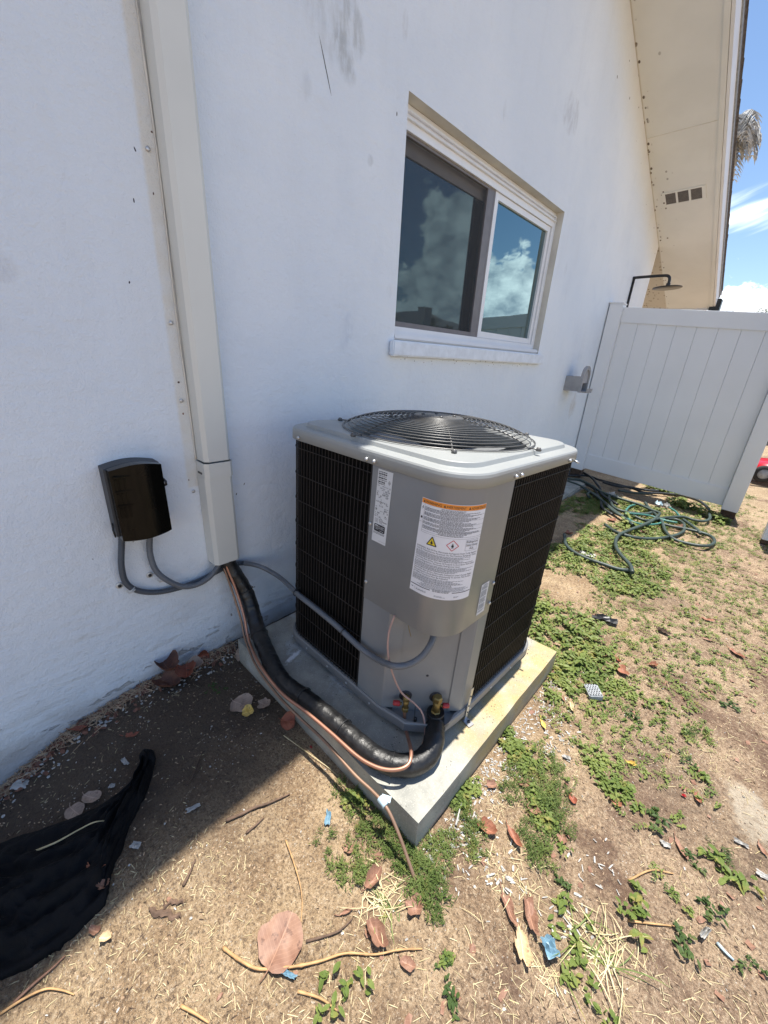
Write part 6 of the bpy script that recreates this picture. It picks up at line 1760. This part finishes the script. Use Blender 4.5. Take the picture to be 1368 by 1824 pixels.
# ------------------------------------------------------------ lawn mower beyond the fence
mw = empty('lawn_mower', 'red lawn mower with a black engine parked beyond the fence', 'lawn mower', (1.74, 6.5, 0.03))
mw.rotation_euler.z = math.radians(12)
m = MB()
def deckring(sx, sy, z): return [Vector((sx * (1 if abs(math.cos(a)) > .0 else 1) * math.copysign(abs(math.cos(a)) ** .55, math.cos(a)), sy * math.copysign(abs(math.sin(a)) ** .55, math.sin(a)), z)) for a in [2 * math.pi * k / 32 for k in range(32)]]
m.loft([deckring(.37, .27, .06), deckring(.38, .28, .09), deckring(.36, .26, .17), deckring(.30, .21, .205), deckring(.17, .15, .215)], cap1=True, sm=True)
m.build('deck', M['mowred'], mw)
m = MB(); m.lathe([(.16, .21), (.165, .26), (.15, .33), (.10, .36), (.0001, .365)], 24); m.box((-.06, -.2, .22), (.1, -.1, .32), bev=.015); m.build('engine', M['blackpl'], mw)
m = MB(); m.lathe([(.12, .362), (.125, .39), (.09, .42), (.0001, .425)], 24); m.box((-.19, -.10, .22), (-.12, .10, .31), bev=.02); m.build('engine_cover', M['mowred'], mw)
m = MB(); m.box((-.395, -.15, .05), (-.33, .15, .13), bev=.02); m.build('front_guard', M['blackpl'], mw)
for sx, rr3 in ((-.27, .095), (.27, .115)):
    for sy in (-.305, .305):
        q = Matrix.Translation((sx, sy, rr3 + .0)) @ Matrix.Rotation(math.pi / 2, 4, 'X')
        w = MB(); w.lathe([(rr3 * .6, -.024), (rr3 * .95, -.024), (rr3, -.012), (rr3, .012), (rr3 * .95, .024), (rr3 * .6, .024)], 24, q, cap=False); wo_ = w.build('wheel', M['tyre'], mw)
        w = MB(); w.lathe([(.0001, -.018), (rr3 * .62, -.018), (rr3 * .62, .018), (.0001, .018)], 20, q); w.build('wheel_rim', M['slab'], wo_)
m = MB()
for sy in (-.2, .2): m.tube([(.3, sy, .17), (.62, sy, .60), (.88, sy, .98)], .012, 8)
m.tube([(.88, -.2, .98), (.90, -.18, 1.0), (.90, .18, 1.0), (.88, .2, .98)], .012, 8); m.build('handle', M['blackpl'], mw)

# dark shed far behind the mower
sh_ = empty('garden_shed', 'dark purplish shed wall behind the lawn mower', 'shed', (3.2, 10.5, 0))
m = MB(); m.box((-2.25, 0, -.1), (2.6, 2.2, 1.6)); m.build('wall', M['shed'], sh_)
m = MB(); m.add([(-2.4, -.2, 1.57), (2.8, -.2, 1.57), (2.8, 1.1, 1.9), (-2.4, 1.1, 1.9), (2.8, 2.4, 1.57), (-2.4, 2.4, 1.57)], [(0, 1, 2, 3), (3, 2, 4, 5), (0, 3, 5), (1, 4, 2)]); m.build('roof', M['roofn'], sh_)
# white chips of a sandy pad under the mower
# ------------------------------------------------------------ neighbour's house and trees, seen in the window
nh = empty('neighbour_house', 'low pale house across the yard, seen reflected in the window', 'house', (17.5, 21, 0))
m = MB(); m.box((-4, -3, -.2), (6, 4, 2.6)); m.build('wall', M['plaster'], nh)
m = MB(); m.add([(-4.5, -3.5, 2.55), (6.5, -3.5, 2.55), (6.5, 4.5, 2.55), (-4.5, 4.5, 2.55), (-2, .5, 3.7), (4, .5, 3.7)], [(0, 1, 5, 4), (1, 2, 5), (2, 3, 4, 5), (3, 0, 4), (0, 3, 2, 1)]); m.build('roof', M['roofn'], nh)
def tree(x, y, h_, r_, label, seed, group='trees beyond the yard'):
    rt = random.Random(seed); root = empty('broadleaf_tree', label, 'tree', (x, y, 0), group)
    m = MB(); m.tube([(0, 0, -.2), (.1, 0, h_ * .3), (0, .1, h_ * .65)], [.16, .12, .06], 8)
    for k in range(6):
        a = k * 1.05; m.tube([(0, 0, h_ * .35), (math.cos(a) * r_ * .4, math.sin(a) * r_ * .4, h_ * .6), (math.cos(a) * r_ * .7, math.sin(a) * r_ * .7, h_ * .75)], [.06, .04, .015], 6)
    m.build('trunk', M['bark'], root)
    m = MB(); cl2 = [(Vector((rt.gauss(0, r_ * .45), rt.gauss(0, r_ * .45), h_ * rt.uniform(.45, .92))), rt.uniform(.25, .5) * r_) for _ in range(16)]
    for c_, rr3 in cl2:
        for _ in range(130):
            d_ = Vector((rt.gauss(0, 1), rt.gauss(0, 1), rt.gauss(0, 1))).normalized() * rr3 * rt.random() ** .35
            p = c_ + d_; a = rt.random() * 6.28; leafblade(m, p, Vector((math.cos(a), math.sin(a), 0)), .22, .12, rt.uniform(-.6, .6), .3, 2)
    m.build('crown', M['crown'], root)
tree(12.5, 17.5, 3.0, 1.3, 'round dark tree beside the pale neighbour house, seen in the near window pane', 3)
tree(10.6, 17.0, 2.4, 1.0, 'smaller dark tree nearer the fence line, seen in the near window pane', 5)
tree(-1.6, 46, 6.2, 2.2, 'distant dark tree just above the fence top at the right edge', 8)

# palm with dead fronds beyond the roof
D_ = 20.0
pp_ = Vector(CAM_C) + Vector(ray(1303, 226)) * D_
pal = empty('palm_tree', 'palm with grey dead fronds rising beyond the roof edge', 'palm tree', (pp_.x, pp_.y, 0))
m = MB(); m.tube([(0, 0, -.2), (.05, 0, pp_.z * .5), (0, 0, pp_.z)], [.2, .16, .15], 10, rf=lambda i, a, L: 1 + .06 * math.sin(L * 40)); m.build('trunk', M['bark'], pal)
rp_ = random.Random(5)
for k in range(34):
    a = 2 * math.pi * k / 34 + rp_.uniform(-.15, .15); up_ = rp_.uniform(-.5, 1.1); Lf = rp_.uniform(.75, 1.15)
    d_ = Vector((math.cos(a), math.sin(a), 0)); m = MB()
    sp = [Vector((0, 0, pp_.z)) + d_ * Lf * t_ * (1 - .25 * t_) + Vector((0, 0, Lf * (up_ * t_ - (.95 + .4 * up_) * t_ * t_))) for t_ in [j / 14 for j in range(15)]]
    m.tube(sp, [.022 * (1 - .8 * j / 14) for j in range(15)], 5)
    side = Vector((-d_.y, d_.x, 0))
    for j in range(2, 15):
        for q in (-1, 1):
            for z_ in range(2):
                l_ = .42 * math.sin(math.pi * (j + z_ * .5) / 15.5) ** .7 + .06
                tip = sp[j] + side * q * l_ * .55 + d_ * l_ * .4 + Vector((0, 0, -l_ * rp_.uniform(.35, 1.0)))
                b0_ = sp[j] + d_ * .05 * z_; w_ = d_ * .018
                m.add([b0_ - w_, b0_ + w_, (b0_ + tip) / 2 + w_ + Vector((0, 0, .03)), tip, (b0_ + tip) / 2 - w_ + Vector((0, 0, .03))], [(0, 1, 2, 3, 4)])
    m.build('frond', M['frond'], pal, recalc=False)
